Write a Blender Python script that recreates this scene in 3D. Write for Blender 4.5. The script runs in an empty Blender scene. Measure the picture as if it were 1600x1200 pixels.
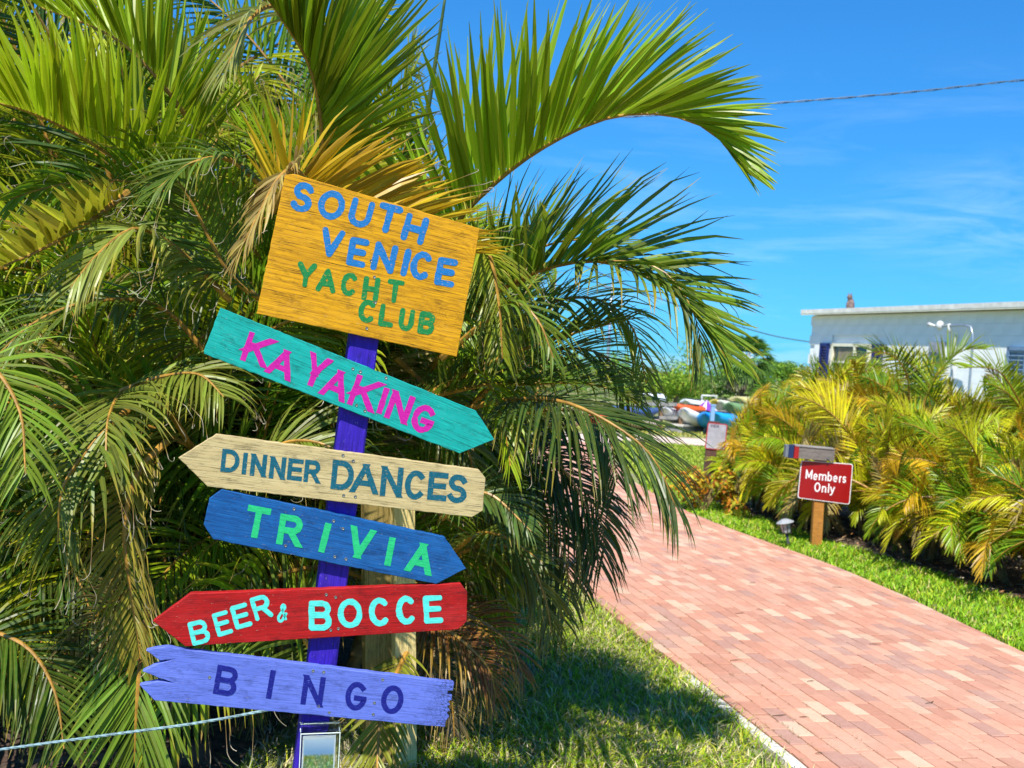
import bpy, math, random
import numpy as np
from mathutils import Vector, Matrix
random.seed(7)
SC = bpy.context.scene
COL = SC.collection
R_ = math.radians

# ------------------------------------------------------------------ camera
EYE = 1.6
PITCH, ROLL = math.atan(39/1600), R_(4.5)
Fw = np.array([0, math.cos(PITCH), -math.sin(PITCH)])
_U0 = np.array([0, math.sin(PITCH), math.cos(PITCH)]); _R0 = np.array([1., 0, 0])
Rt = _R0*math.cos(ROLL)+_U0*math.sin(ROLL)
Up = _U0*math.cos(ROLL)-_R0*math.sin(ROLL)
CAM = np.array([0, 0, EYE])
cd = bpy.data.cameras.new('camera'); cam = bpy.data.objects.new('camera', cd); COL.objects.link(cam)
cam.matrix_world = Matrix(((Rt[0], Up[0], -Fw[0], 0), (Rt[1], Up[1], -Fw[1], 0), (Rt[2], Up[2], -Fw[2], EYE), (0, 0, 0, 1)))
cd.lens = 36; cd.sensor_width = 36; cd.clip_start = .05; cd.clip_end = 2000
cd.dof.use_dof = True; cd.dof.focus_distance = 2.9; cd.dof.aperture_fstop = 6.3
SC.camera = cam

# ------------------------------------------------------------------ light and sky
SUN_EL, SUN_AZ = R_(57), R_(16)
sun_dir = Vector((-math.sin(SUN_AZ)*math.cos(SUN_EL), -math.cos(SUN_AZ)*math.cos(SUN_EL), math.sin(SUN_EL)))
ld = bpy.data.lights.new('sun', 'SUN'); ld.energy = 5; ld.angle = R_(.5); ld.color = (1, .95, .86)
lo = bpy.data.objects.new('sun', ld); COL.objects.link(lo); lo.rotation_euler = sun_dir.to_track_quat('Z', 'Y').to_euler()
SC.view_settings.view_transform = 'Standard'; SC.view_settings.look = 'None'
SC.view_settings.gamma = 1; SC.view_settings.use_curve_mapping = False
SC.view_settings.exposure = .62
SC.cycles.max_bounces = 8; SC.cycles.transparent_max_bounces = 8; SC.cycles.use_denoising = True


class NT:
    """small helper to write node trees"""
    def __init__(s, tree): s.t = tree; s.n = tree.nodes; s.l = tree.links
    def put(s, sock, v):
        if v is None: return
        if isinstance(v, bpy.types.NodeSocket): s.l.new(v, sock)
        else:
            if isinstance(v, (tuple, list)) and len(v) == 3 and sock.type == 'RGBA': v = (*v, 1)
            sock.default_value = v
    def node(s, ty, props=None, **ins):
        n = s.n.new(ty)
        for k, v in (props or {}).items(): setattr(n, k, v)
        for k, v in ins.items():
            key = int(k[1:]) if k[0] == '_' and k[1:].isdigit() else k.replace('_', ' ')
            s.put(n.inputs[key], v)
        return n
    def m(s, op, a, b=None, c=None, clamp=False):
        n = s.n.new('ShaderNodeMath'); n.operation = op; n.use_clamp = clamp
        for i, v in enumerate((a, b, c)): s.put(n.inputs[i], v)
        return n.outputs[0]
    def mix(s, f, a, b, bt='MIX'):
        n = s.n.new('ShaderNodeMix'); n.data_type = 'RGBA'; n.blend_type = bt
        s.put(n.inputs[0], f); s.put(n.inputs[6], a); s.put(n.inputs[7], b)
        return n.outputs[2]
    def noise(s, vec, scale, detail=3, rough=.5, out=0, dist=0):
        n = s.node('ShaderNodeTexNoise', None, Vector=vec, Scale=scale, Detail=detail, Roughness=rough, Distortion=dist)
        return n.outputs[out]
    def mapr(s, v, a, b, c=0., d=1.):
        n = s.node('ShaderNodeMapRange', None, _0=v, _1=a, _2=b, _3=c, _4=d); return n.outputs[0]
    def scale(s, vec, sc, loc=(0, 0, 0)):
        return s.node('ShaderNodeMapping', None, Vector=vec, Scale=sc, Location=loc).outputs[0]
    def bump(s, h, strength=.3, dist=.01):
        return s.node('ShaderNodeBump', None, Height=h, Strength=strength, Distance=dist).outputs[0]


def nrm_(x, y):
    d = Fw+Rt*(x-800)/1600+Up*(600-y)/1600; return d/np.linalg.norm(d)
W = bpy.data.worlds.new('World'); SC.world = W; W.use_nodes = True
t = NT(W.node_tree); t.n.clear()
sky = t.node('ShaderNodeTexSky', {'sky_type': 'NISHITA', 'sun_disc': False, 'sun_elevation': SUN_EL,
             'sun_rotation': R_(196), 'altitude': 0, 'air_density': 1.0, 'dust_density': .3, 'ozone_density': 2.2})
hs = t.node('ShaderNodeHueSaturation', None, Color=sky.outputs[0], Saturation=1.1, Value=1.0)
tc = t.node('ShaderNodeTexCoord').outputs['Generated']
xyz = t.node('ShaderNodeSeparateXYZ', None, Vector=tc)
cl = t.noise(t.scale(tc, (1.2, 1.2, 9), (3.1, 0, 0)), 2.6, 7, .62, dist=.4)
cl = t.mapr(cl, .52, .78)
low = t.mapr(xyz.outputs[2], .32, .02)
cdir = nrm_(1560, 345)
dp = t.node('ShaderNodeVectorMath', {'operation': 'DISTANCE'}, _0=t.scale(tc, (1, 1, 2.2)), _1=(cdir[0], cdir[1], cdir[2]*2.2)).outputs['Value']
wsp = t.m('MULTIPLY', t.mapr(dp, .16, .0), t.mapr(t.noise(t.scale(tc, (4, 4, 22), (1, 2, 5)), 2.2, 7, .65, dist=.8), .42, .75))
cl = t.m('ADD', t.m('MULTIPLY', t.m('MULTIPLY', cl, low), .55), t.m('MULTIPLY', wsp, .38), clamp=True)
g_ = t.node('ShaderNodeGamma', None, Color=t.mix(1., hs.outputs[0], (.11, .11, .11), 'MULTIPLY'), Gamma=.72)
skb = t.mix(1., g_.outputs[0], (1.35, 5.3, 9.4), 'MULTIPLY')
skc = t.mix(cl, skb, (5.0, 7.0, 8.6))
bg = t.node('ShaderNodeBackground', None, Color=skc, Strength=.1)
t.l.new(bg.outputs[0], t.node('ShaderNodeOutputWorld').inputs[0])


# ------------------------------------------------------------------ projection helpers (photo pixels to places)
def ray(x, y): return Fw+Rt*(x-800)/1600+Up*(600-y)/1600
def at(x, y, Y): d = ray(x, y); return CAM+d*(Y/d[1])
def gp(x, y): d = ray(x, y); return CAM+d*(-EYE/d[2])
def px(P): v = np.asarray(P, float)-CAM; z = v@Fw; return 800+1600*(v@Rt)/z, 600-1600*(v@Up)/z
def nrm(v): v = np.asarray(v, float); return v/(np.linalg.norm(v)+1e-12)


# ------------------------------------------------------------------ materials
MATS = {}
def new_mat(name):
    m = bpy.data.materials.new(name); m.use_nodes = True; MATS[name] = m
    t = NT(m.node_tree); t.n.clear()
    return m, t
def out(t, sh): t.l.new(sh, t.node('ShaderNodeOutputMaterial').inputs[0])
def bsdf(t, **k): return t.node('ShaderNodeBsdfPrincipled', None, **k).outputs[0]

def plain(name, col, rough=.5, metal=0., var=.15, scale=8, bump=.1, spec=.5):
    m, t = new_mat(name)
    c = t.node('ShaderNodeTexCoord').outputs['Object']
    nz = t.noise(c, scale, 5, .6)
    dark = tuple(x*(1-var*2) for x in col); lite = tuple(min(1, x*(1+var)) for x in col)
    cc = t.mix(t.mapr(nz, .3, .7), dark, lite)
    out(t, bsdf(t, Base_Color=cc, Roughness=rough, Metallic=metal, Specular_IOR_Level=spec, Normal=t.bump(t.noise(c, scale*8, 3), bump, .003)))
    return m

def leaf_mat(name, trans=.35, gloss=.36):
    m, t = new_mat(name)
    at_ = t.node('ShaderNodeAttribute', {'attribute_name': 'leaf'})
    sp = t.node('ShaderNodeSeparateColor', None, Color=at_.outputs['Color'])
    tt, rn, ac = sp.outputs
    oi = t.node('ShaderNodeObjectInfo')
    base = oi.outputs['Color']; dry = oi.outputs['Alpha']
    hs = t.node('ShaderNodeHueSaturation', None, Color=base, Hue=t.mapr(rn, 0., 1., .485, .515), Value=t.mapr(rn, 0., 1., .62, 1.4))
    c = hs.outputs[0]
    c = t.mix(t.m('MULTIPLY', t.mapr(ac, .25, 0.), .45), c, t.mix(.5, c, (.45, .40, .06)))
    # yellow then brown towards the tips
    a = t.m('ADD', tt, t.m('MULTIPLY', t.m('SUBTRACT', rn, .5), .35))
    ylw = t.mapr(t.m('ADD', a, t.m('MULTIPLY', dry, .75)), .92, 1.35)
    c = t.mix(ylw, c, (.50, .33, .03))
    brn = t.mapr(t.m('ADD', a, t.m('MULTIPLY', dry, .6)), 1.12, 1.4)
    c = t.mix(brn, c, (.36, .23, .12))
    c = t.mix(t.mapr(tt, 1.3, 1.4), c, (.50, .43, .33))
    geo = t.node('ShaderNodeNewGeometry')
    nz = t.noise(geo.outputs['Position'], 60, 3)
    c = t.mix(t.mapr(nz, .35, .75, 0., .35), c, t.mix(.5, c, (.3, .26, .05)))
    p = bsdf(t, Base_Color=c, Roughness=gloss, Specular_IOR_Level=.32)
    tr = t.node('ShaderNodeBsdfTranslucent', None, Color=t.mix(.5, c, (.5, .6, .03), 'MULTIPLY') if False else c)
    mx = t.node('ShaderNodeMixShader', None, _0=trans, _1=p, _2=tr.outputs[0])
    out(t, mx.outputs[0]); return m

def tint_mat(name, rough=.7, trans=0., bump=0., spec=.3):
    m, t = new_mat(name)
    a = t.node('ShaderNodeAttribute', {'attribute_name': 'tint'}).outputs['Color']
    c = a; nrmx = None
    if bump:
        co = t.node('ShaderNodeNewGeometry').outputs['Position']
        nz = t.noise(co, 45, 5, .65)
        c = t.mix(t.mapr(nz, .35, .75, 0., .35), a, (.5, .47, .42), 'MULTIPLY')
        c = t.mix(t.mapr(t.noise(co, 2.4, 6, .65), .48, .7, 0., .30), c, (.50, .37, .29))
        c = t.mix(t.mapr(t.noise(co, 9., 6, .7), .56, .72, 0., .30), c, (.26, .15, .10))
        nrmx = t.bump(t.noise(co, 160, 3), bump, .002)
    p = bsdf(t, Base_Color=c, Roughness=rough, Specular_IOR_Level=spec, Normal=nrmx)
    if trans:
        tr = t.node('ShaderNodeBsdfTranslucent', None, Color=c)
        p = t.node('ShaderNodeMixShader', None, _0=trans, _1=p, _2=tr.outputs[0]).outputs[0]
    out(t, p); return m

def board_mat(name, col, dark, seed, knots=(), rough=.5, fq=240, wear=.3, cracks=.5, peel=None, ringw=.06):
    """painted plank: grain runs along U; knots bend it"""
    m, t = new_mat(name)
    uv = t.node('ShaderNodeUVMap').outputs[0]
    sep = t.node('ShaderNodeSeparateXYZ', None, Vector=uv)
    u, v = sep.outputs[0], sep.outputs[1]
    k_all = 0.
    for (ku, kv, sg, am) in knots:
        du = t.m('MULTIPLY', t.m('SUBTRACT', u, ku), 1/sg*.75); dv = t.m('DIVIDE', t.m('SUBTRACT', v, kv), sg)
        d2 = t.m('ADD', t.m('MULTIPLY', du, du), t.m('MULTIPLY', dv, dv))
        k_all = t.m('ADD', k_all, t.m('MULTIPLY', t.m('EXPONENT', t.m('MULTIPLY', d2, -1.)), am))
    wob = t.m('MULTIPLY', t.noise(t.scale(uv, (2.2, 16, 1), (seed, seed*2, 0)), 1, 3, .5), .035)
    ph = t.m('MULTIPLY', t.m('ADD', t.m('ADD', v, wob), k_all), float(fq))
    ring = t.m('ADD', t.m('MULTIPLY', t.m('SINE', ph), .5), .5)
    fib = t.noise(t.scale(uv, (9, 420, 1), (seed, 0, 0)), 1, 4, .65)
    big = t.noise(t.scale(uv, (5, 14, 1), (seed*3, 0, 0)), 1, 5, .6)
    g = t.m('ADD', t.m('MULTIPLY', ring, ringw), t.m('MULTIPLY', fib, 1-ringw))
    c = t.mix(t.mapr(g, .30, .62), dark, col)
    c = t.mix(t.m('MULTIPLY', t.mapr(big, .48, .72), wear), c, dark)
    cr = t.mapr(t.noise(t.scale(uv, (8, 330, 1), (0, seed, 0)), 1, 4, .75), .555, .62)
    c = t.mix(t.m('MULTIPLY', cr, cracks), c, tuple(x*.15 for x in dark))
    fade = t.mapr(t.noise(t.scale(uv, (4, 10, 1), (seed, 7, 0)), 1, 6, .7), .5, .75, 0., .35)
    c = t.mix(fade, c, tuple(min(1, x*1.15+.035) for x in col))
    dirt = t.mapr(t.noise(t.scale(uv, (16, 40, 1), (2, seed, 0)), 1, 6, .75), .52, .68, 0., .6)
    c = t.mix(dirt, c, tuple(x*.3+.004 for x in dark))
    chip = t.mapr(t.noise(t.scale(uv, (55, 170, 1), (seed, 1, 0)), 1, 5, .8), .645, .66, 0., .8)
    c = t.mix(chip, c, (.36, .30, .22))
    if peel:
        pk = t.mapr(t.noise(t.scale(uv, (60, 190, 1)), 1, 4, .7), .55, .62)
        pk = t.m('MULTIPLY', pk, t.mapr(u, peel[0], peel[1]))
        c = t.mix(pk, c, (.05, .06, .12))
        ck = t.node('ShaderNodeTexVoronoi', {'feature': 'DISTANCE_TO_EDGE'}, Vector=t.scale(uv, (90, 150, 1)), Scale=1.).outputs[0]
        c = t.mix(t.m('MULTIPLY', t.mapr(ck, .06, .02), t.mapr(u, peel[0], peel[1])), c, (.02, .03, .1))
    h = t.m('SUBTRACT', fib, t.m('MULTIPLY', cr, .8))
    out(t, bsdf(t, Base_Color=c, Roughness=rough+.1, Specular_IOR_Level=.18, Normal=t.bump(h, .35, .0015)))
    return m

def paint_mat(name, col, under=(.3, .2, .1)):
    m, t = new_mat(name)
    uv = t.node('ShaderNodeUVMap').outputs[0]
    n1 = t.noise(t.scale(uv, (60, 260, 1)), 1, 4, .6)
    n2 = t.noise(t.scale(uv, (40, 40, 1)), 1, 3)
    c = t.mix(t.mapr(n1, .3, .7), tuple(x*.72 for x in col), tuple(min(1, x*1.15+.005) for x in col))
    c = t.mix(t.mapr(t.noise(t.scale(uv, (30, 200, 1), (4, 0, 0)), 1, 5, .8), .60, .70, 0., .55), c, tuple(x*.45+.004 for x in col))
    c = t.mix(t.mapr(n2, .5, .75, 0., .35), c, tuple(min(1, x*1.3+.005) for x in col))
    cov = t.mapr(t.noise(t.scale(uv, (110, 260, 1), (9, 3, 0)), 1, 5, .75), .60, .64, 0., .75)
    c = t.mix(cov, c, under)
    out(t, bsdf(t, Base_Color=c, Roughness=.6, Specular_IOR_Level=.15, Normal=t.bump(n1, .3, .001)))
    return m

LEAF = leaf_mat('palm_leaf'); 
RACHIS = plain('palm_rachis', (.40, .21, .03), .45, var=.3, scale=20)
CANE = plain('palm_cane', (.24, .17, .06), .6, var=.35, scale=14, bump=.4)
GRASS = tint_mat('grass_blade', .55, .3)
TREEL = tint_mat('broad_leaf', .6, .25)
BRICK = tint_mat('brick_paver', .85, 0., .5, .2)
LITTER = tint_mat('leaf_litter', .8, 0.)
ROUGHTINT = tint_mat('painted_surface', .45)


# ------------------------------------------------------------------ mesh helpers
def mesh(name, v, f, mat=None, attr=None, uv=None, smooth=False, matidx=None):
    me = bpy.data.meshes.new(name); me.from_pydata([tuple(p) for p in v], [], f)
    for mm in (mat if isinstance(mat, (list, tuple)) else [mat] if mat else []): me.materials.append(mm)
    if attr is not None:
        nm, a = attr; a = np.asarray(a, np.float32)
        if a.shape[1] == 3: a = np.hstack([a, np.ones((len(a), 1), np.float32)])
        ca = me.color_attributes.new(nm, 'FLOAT_COLOR', 'POINT'); ca.data.foreach_set('color', a.ravel())
    if uv is not None:
        ul = me.uv_layers.new(name='UVMap'); li = np.empty(len(me.loops), np.int32); me.loops.foreach_get('vertex_index', li)
        ul.data.foreach_set('uv', np.asarray(uv, np.float32)[li].ravel())
    if matidx is not None: me.polygons.foreach_set('material_index', np.asarray(matidx, np.int32))
    if smooth: me.polygons.foreach_set('use_smooth', np.ones(len(me.polygons), bool))
    me.update(); return me

def link(name, me, parent=None, loc=(0, 0, 0), **props):
    o = bpy.data.objects.new(name, me); COL.objects.link(o); o.location = loc
    if parent: o.parent = parent
    for k, v in props.items(): o[k] = v
    return o
def thing(name, label, cat, loc=(0, 0, 0), group=None, me=None):
    o = link(name, me, None, loc, label=label, category=cat)
    if group: o['group'] = group
    return o

class MB:
    def __init__(s, org=(0, 0, 0)): s.v = []; s.f = []; s.c = []; s.u = []; s.o = np.asarray(org, float)
    def add(s, v, f, c=None, u=None):
        n = len(s.v); v = [np.asarray(p, float)-s.o for p in v]; s.v += v
        s.f += [tuple(i+n for i in q) for q in f]
        s.c += [c if c is not None else (1, 1, 1)]*len(v) if not (c is not None and len(c) == len(v) and hasattr(c[0], '__len__')) else list(c)
        s.u += list(u) if u is not None else [(p[0], p[2]) for p in v]
    def box(s, c, d, M=None, col=None):
        """c centre, d full sizes, M 3x3 columns axes"""
        M = np.eye(3) if M is None else M; c = np.asarray(c, float)
        v = []; u = []
        for z in (-.5, .5):
            for y in (-.5, .5):
                for x in (-.5, .5):
                    v.append(c+M@np.array([x*d[0], y*d[1], z*d[2]])); u.append((x*d[0]+y*d[1], z*d[2]))
        s.add(v, [(0, 2, 3, 1), (4, 5, 7, 6), (0, 1, 5, 4), (2, 6, 7, 3), (0, 4, 6, 2), (1, 3, 7, 5)], col, u)
    def tube(s, pts, rad, n=8, col=None, cap=True, sq=1.):
        pts = [np.asarray(p, float) for p in pts]; k = len(pts)
        rad = [rad]*k if not hasattr(rad, '__len__') else rad
        v = []; u = []; ref = None; run = 0
        for i, p in enumerate(pts):
            T = nrm(pts[min(i+1, k-1)]-pts[max(i-1, 0)])
            if ref is None: ref = np.cross(T, (0, 0, 1) if abs(T[2]) < .9 else (1, 0, 0))
            ref = nrm(ref-T*(ref@T)); b = np.cross(T, ref)
            if i: run += np.linalg.norm(p-pts[i-1])
            for j in range(n):
                a = 2*math.pi*j/n; v.append(p+(ref*math.cos(a)+b*math.sin(a)*sq)*rad[i]); u.append((run, a*rad[i]))
        f = [(i*n+j, i*n+(j+1) % n, (i+1)*n+(j+1) % n, (i+1)*n+j) for i in range(k-1) for j in range(n)]
        if cap: f += [tuple(range(n))[::-1], tuple(range((k-1)*n, k*n))]
        s.add(v, f, col, u)
    def prism(s, P2, O, X, Y, N, th, col=None, chamfer=0.):
        """P2: outline in plane coordinates, front face at O, body goes back by th along -N"""
        n = len(P2); v = [O+X*a+Y*b for a, b in P2]+[O+X*a+Y*b-N*th for a, b in P2]
        f = [tuple(range(n)), tuple(range(2*n-1, n-1, -1))]+[(i, i+n, (i+1) % n+n, (i+1) % n) for i in range(n)]
        s.add(v, f, col, list(P2)*2)
    def build(s, name, mat, parent=None, smooth=False, loc=None, **props):
        me = mesh(name, s.v, s.f, mat, ('tint', s.c), s.u, smooth)
        return link(name, me, parent, s.o if (loc is None and parent is None) else (loc or (0, 0, 0)), **props)

def clip(poly, a, b):
    """keep the side left of a->b"""
    outp = []; d = (b[0]-a[0], b[1]-a[1])
    side = lambda p: d[0]*(p[1]-a[1])-d[1]*(p[0]-a[0])
    for i in range(len(poly)):
        p, q = poly[i], poly[(i+1) % len(poly)]; sp, sq = side(p), side(q)
        if sp >= 0: outp.append(p)
        if (sp >= 0) != (sq >= 0):
            k = sp/(sp-sq); outp.append((p[0]+(q[0]-p[0])*k, p[1]+(q[1]-p[1])*k))
    return outp

def inside(P, poly):
    P = np.asarray(P); x, y = P[:, 0], P[:, 1]; r = np.zeros(len(P), bool); n = len(poly)
    for i in range(n):
        x1, y1 = poly[i]; x2, y2 = poly[(i+1) % n]
        c = ((y1 > y) != (y2 > y)) & (x < (x2-x1)*(y-y1)/((y2-y1)+1e-12)+x1); r ^= c
    return r


# ------------------------------------------------------------------ ground
def ground_mat():
    m, t = new_mat('ground')
    c = t.node('ShaderNodeNewGeometry').outputs['Position']
    g = t.mix(t.mapr(t.noise(c, 3.5, 6, .65), .35, .65), (.15, .21, .02), (.30, .31, .06))
    s = t.mapr(t.noise(c, 1.8, 6, .65), .42, .60)
    soil = t.mix(t.noise(c, 40, 4, .7), (.10, .085, .055), (.33, .29, .20))
    cc = t.mix(s, g, soil)
    out(t, bsdf(t, Base_Color=cc, Roughness=.95, Normal=t.bump(t.noise(c, 60, 4), .6, .02))); return m
GROUND = ground_mat()
gm = mesh('ground', [(-500, -60, 0), (500, -60, 0), (500, 1200, 0), (-500, 1200, 0)], [(0, 1, 2, 3)], GROUND)
link('ground', gm, kind='structure')

# brick path -----------------------------------------------------------
EL = [(2.05, .6), (1.55, 3.0), (1.32, 4.22), (1.18, 4.8), (1.06, 5.33), (.93, 5.77), (.83, 6.15), (.72, 6.64), (.60, 7.15), (.35, 8.4), (.14, 9.6), (-.02, 11), (-.1, 13), (-.02, 15), (.25, 18), (.7, 21.2)]
ER = [(3.9, .6), (3.6, 3.4), (3.45, 5.0), (3.31, 6.3), (3.22, 7.0), (3.12, 7.8), (2.93, 8.8), (2.65, 9.65), (2.36, 10.56), (2.12, 11.5), (1.93, 12.9), (1.80, 14.3), (1.78, 17), (1.9, 20.6)]
PATH = EL+ER[::-1]
bed = mesh('path_bed', [(x, y, .024) for x, y in PATH], [tuple(range(len(PATH)))[::-1]],
           plain('joint_sand', (.36, .23, .15), .95, var=.3, scale=30))
path_root = link('brick_path', bed, kind='structure')
rng = np.random.default_rng(3)
def brick_col():
    r = rng.random(); k = rng.uniform(.9, 1.1)
    c = (.51, .245, .165) if r < .42 else (.54, .28, .19) if r < .72 else (.57, .375, .26) if r < .84 else (.43, .235, .18) if r < .92 else (.55, .325, .23)
    return tuple(x*k for x in c)
ang = math.atan2(7.15-4.22, .62-1.32)            # course direction follows the left edge
ca, sa = math.cos(ang), math.sin(ang)
bricks = []
for i in range(-90, 150):
    for j in range(-68, 68):
        lx = i*.178+(.089 if j % 2 else 0)+rng.uniform(-.005, .005)+(.06 if j % 5 == 2 else 0); ly = j*.089
        cx, cy = 1.32+lx*ca-ly*sa, 4.22+lx*sa+ly*ca
        if not (.6 < cy < 21 and -.6 < cx < 4.2): continue
        jw = .002
        q = [(-.089+jw, -.0445+jw), (.089-jw, -.0445+jw), (.089-jw, .0445-jw), (-.089+jw, .0445-jw)]
        q = [(cx+a*ca-b*sa, cy+a*sa+b*ca) for a, b in q]
        ins = inside(q, PATH)
        if not ins.any(): continue
        if not ins.all():
            for E_, sgn in ((EL, -1), (ER, 1)):
                k = min(range(len(E_)-1), key=lambda k: abs((E_[k][1]+E_[k+1][1])/2-cy) if not (E_[k][1] <= cy <= E_[k+1][1]) else -1)
                a, b = E_[k], E_[k+1]
                q = clip(q, a, b) if sgn > 0 else clip(q, b, a)
                if len(q) < 3: break
            if len(q) < 3: continue
        p = px((cx, cy, .03)); vis = 0 < p[0] < 1600 and 0 < p[1] < 1200 and p[0] > 900
        bricks.append((cy if vis else 99+cy, cx, cy, q, not ins.all()))
bricks.sort(key=lambda b: b[0])
def brick_mb(mb, q, cx, cy, col, h):
    n = len(q); e = .9
    ctr = (cx, cy); top = [(cx+(x-cx)*.975, cy+(y-cy)*.955, h) for x, y in q]
    mid = [(x, y, h-.003) for x, y in q]; low = [(x, y, .012) for x, y in q]
    f = [tuple(range(n))]+[(i+n, (i+1) % n+n, (i+1) % n, i) for i in range(n)]+[(i+2*n, (i+1) % n+2*n, (i+1) % n+n, i+n) for i in range(n)]
    mb.add(top+mid+low, f, col)
BV = []
for k in range(24):
    mb = MB(); q = [(-.087, -.0425), (.087, -.0425), (.087, .0425), (-.087, .0425)]
    q = [(a*ca-b*sa, a*sa+b*ca) for a, b in q]
    brick_mb(mb, q, 0, 0, brick_col(), .032)
    BV.append(mesh('brick', mb.v, mb.f, BRICK, ('tint', mb.c), mb.u))
rest = MB(); nind = 0
for (key, cx, cy, q, cut) in bricks:
    if nind < 300 and key < 99 and not cut:
        o = link('brick', random.choice(BV), path_root, (cx, cy, rng.uniform(-.002, .0015))); nind += 1
    else:
        brick_mb(rest, q, cx, cy, brick_col(), .032+rng.uniform(-.002, .0015))
rest.build('brick_paving', BRICK, path_root, kind='stuff')

# concrete restraint along the left edge of the path
CONC = plain('concrete', (.62, .59, .52), .9, var=.15, scale=12, bump=.4)
mb = MB(); lp = [(a[0]-.005, a[1]) for a in EL[:5]]
for i in range(len(lp)-1):
    (x0, y0), (x1, y1) = lp[i], lp[i+1]; w = .055; h = .026
    v = [(x0, y0, h), (x1, y1, h), (x1-w, y1-.01, h-.004), (x0-w, y0-.01, h-.004), (x0, y0, -.01), (x1, y1, -.01), (x1-w, y1-.01, -.01), (x0-w, y0-.01, -.01)]
    mb.add(v, [(0, 1, 2, 3), (3, 2, 6, 7), (0, 4, 5, 1)])
mb.build('edge_kerb', CONC, kind='structure')

# pale walk and the far drive
WALK = plain('pale_walk', (.62, .47, .38), .9, var=.1, scale=2)
a = [gp(870, 694), gp(1000, 692), (4.6, 22.9, 0), (9, 20.6, 0), (14, 18.5, 0)]; b = [(14, 21.5, 0), (9, 23.6, 0), (4.9, 25.2, 0), gp(1000, 681), gp(860, 676)]
link('walk', mesh('walk', [(p[0], p[1], .010) for p in a+b], [tuple(range(len(a+b)))], WALK), kind='structure')

# planting beds: dark mulch under the palms
MULCH = plain('mulch', (.085, .055, .035), .95, var=.45, scale=25, bump=.8)
HEDGE_FRONT = [(5.0, 5.9), (4.42, 7.2), (4.05, 8.1), (3.75, 8.9), (3.35, 9.9), (3.0, 11.0), (2.65, 12.2), (2.75, 12.8)]
HB = HEDGE_FRONT+[(5.2, 13.6), (10, 11.5), (11, 5)]
link('mulch_bed', mesh('mulch_bed', [(x, y, .006) for x, y in HB], [tuple(range(len(HB)))], MULCH), kind='structure')
LB = [(-.75, 4.5), (-.15, 5.1), (.12, 5.9), (.3, 6.9), (.30, 7.9), (0.05, 9.2), (-.4, 11), (-8, 12), (-8, 2.6), (-1.0, 2.9), (-.9, 3.9)]
link('mulch_bed', mesh('mulch_bed', [(x, y, .006) for x, y in LB], [tuple(range(len(LB)))], MULCH), kind='structure')


# ------------------------------------------------------------------ grass
def grass(name, poly, dens_fn, n, hgt, wid, seed, palette, lean=.7, z=0., parent=None):
    r = np.random.default_rng(seed)
    xs = [p[0] for p in poly]; ys = [p[1] for p in poly]
    P = np.column_stack([r.uniform(min(xs), max(xs), n*3), r.uniform(min(ys), max(ys), n*3)])
    P = P[inside(P, poly)]
    keep = dens_fn(P, r); P = P[keep][:n]; n = len(P)
    # tufts: cluster the blades
    h = hgt*r.uniform(.45, 1.35, n)*dens_h(P); w = wid*r.uniform(.6, 1.3, n)
    a = r.uniform(0, 2*np.pi, n); ln = r.uniform(.15, lean, n)*h
    d = np.column_stack([np.cos(a), np.sin(a)]); s = np.column_stack([-d[:, 1], d[:, 0]])
    V = np.zeros((n, 5, 3)); 
    V[:, 0, :2] = P-s*w[:, None]/2; V[:, 1, :2] = P+s*w[:, None]/2
    m = P+d*(ln*.4)[:, None]
    V[:, 2, :2] = m-s*w[:, None]*.42; V[:, 3, :2] = m+s*w[:, None]*.42; V[:, 2:4, 2] = (h*.6)[:, None]
    V[:, 4, :2] = P+d*(ln*1.25)[:, None]; V[:, 4, 2] = h*.92
    V[:, :, 2] += z
    pal = np.array(palette); w_ = pal[:, 3]/pal[:, 3].sum(); ci = r.choice(len(pal), n, p=w_)
    c = pal[ci, :3]*r.uniform(.7, 1.3, (n, 1)); c = np.repeat(c, 5, 0)
    b = np.arange(n)*5
    me = bpy.data.meshes.new(name)
    me.vertices.add(n*5); me.vertices.foreach_set('co', V.ravel())
    idx = np.column_stack([b, b+1, b+3, b+2, b+2, b+3, b+4]).ravel()
    me.loops.add(n*7); me.loops.foreach_set('vertex_index', idx.astype(np.int32))
    me.polygons.add(n*2); ls = np.column_stack([np.arange(n)*7, np.arange(n)*7+4]).ravel()
    me.polygons.foreach_set('loop_start', ls.astype(np.int32))
    me.update(calc_edges=True); me.materials.append(GRASS)
    ca_ = me.color_attributes.new('tint', 'FLOAT_COLOR', 'POINT')
    ca_.data.foreach_set('color', np.hstack([c, np.ones((len(c), 1))]).astype(np.float32).ravel())
    me.validate()
    return link(name, me, parent, kind='stuff')
def vnoise(P, f, s=0):
    return (np.sin(P[:, 0]*f+s)*np.cos(P[:, 1]*f*1.3+s*2)+np.sin(P[:, 0]*f*2.3+P[:, 1]*f*1.7+s)*.6+np.sin(P[:, 0]*f*5.1-P[:, 1]*f*4.3+s)*.4)/2
def dens_h(P): return 1+.35*vnoise(P, 3.1, 1)
GP = [(.24, .40, .012, 6), (.38, .50, .016, 6), (.54, .55, .04, 3.5), (.11, .22, .012, 2.), (.72, .62, .32, 4.2), (.52, .40, .22, 2.4)]
DRY = [(.50, .46, .36, 5), (.36, .32, .22, 3), (.12, .17, .03, 3), (.07, .12, .02, 2), (.5, .47, .38, 1.2)]
NEAR = [(1.85, 2.6)]+[(x-.06, y) for x, y in EL[1:11]]+[(-.1, 11), (-1.5, 11), (-.4, 6.4), (-.5, 5), (-.9, 4.2), (-.9, 2.9)]
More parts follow.
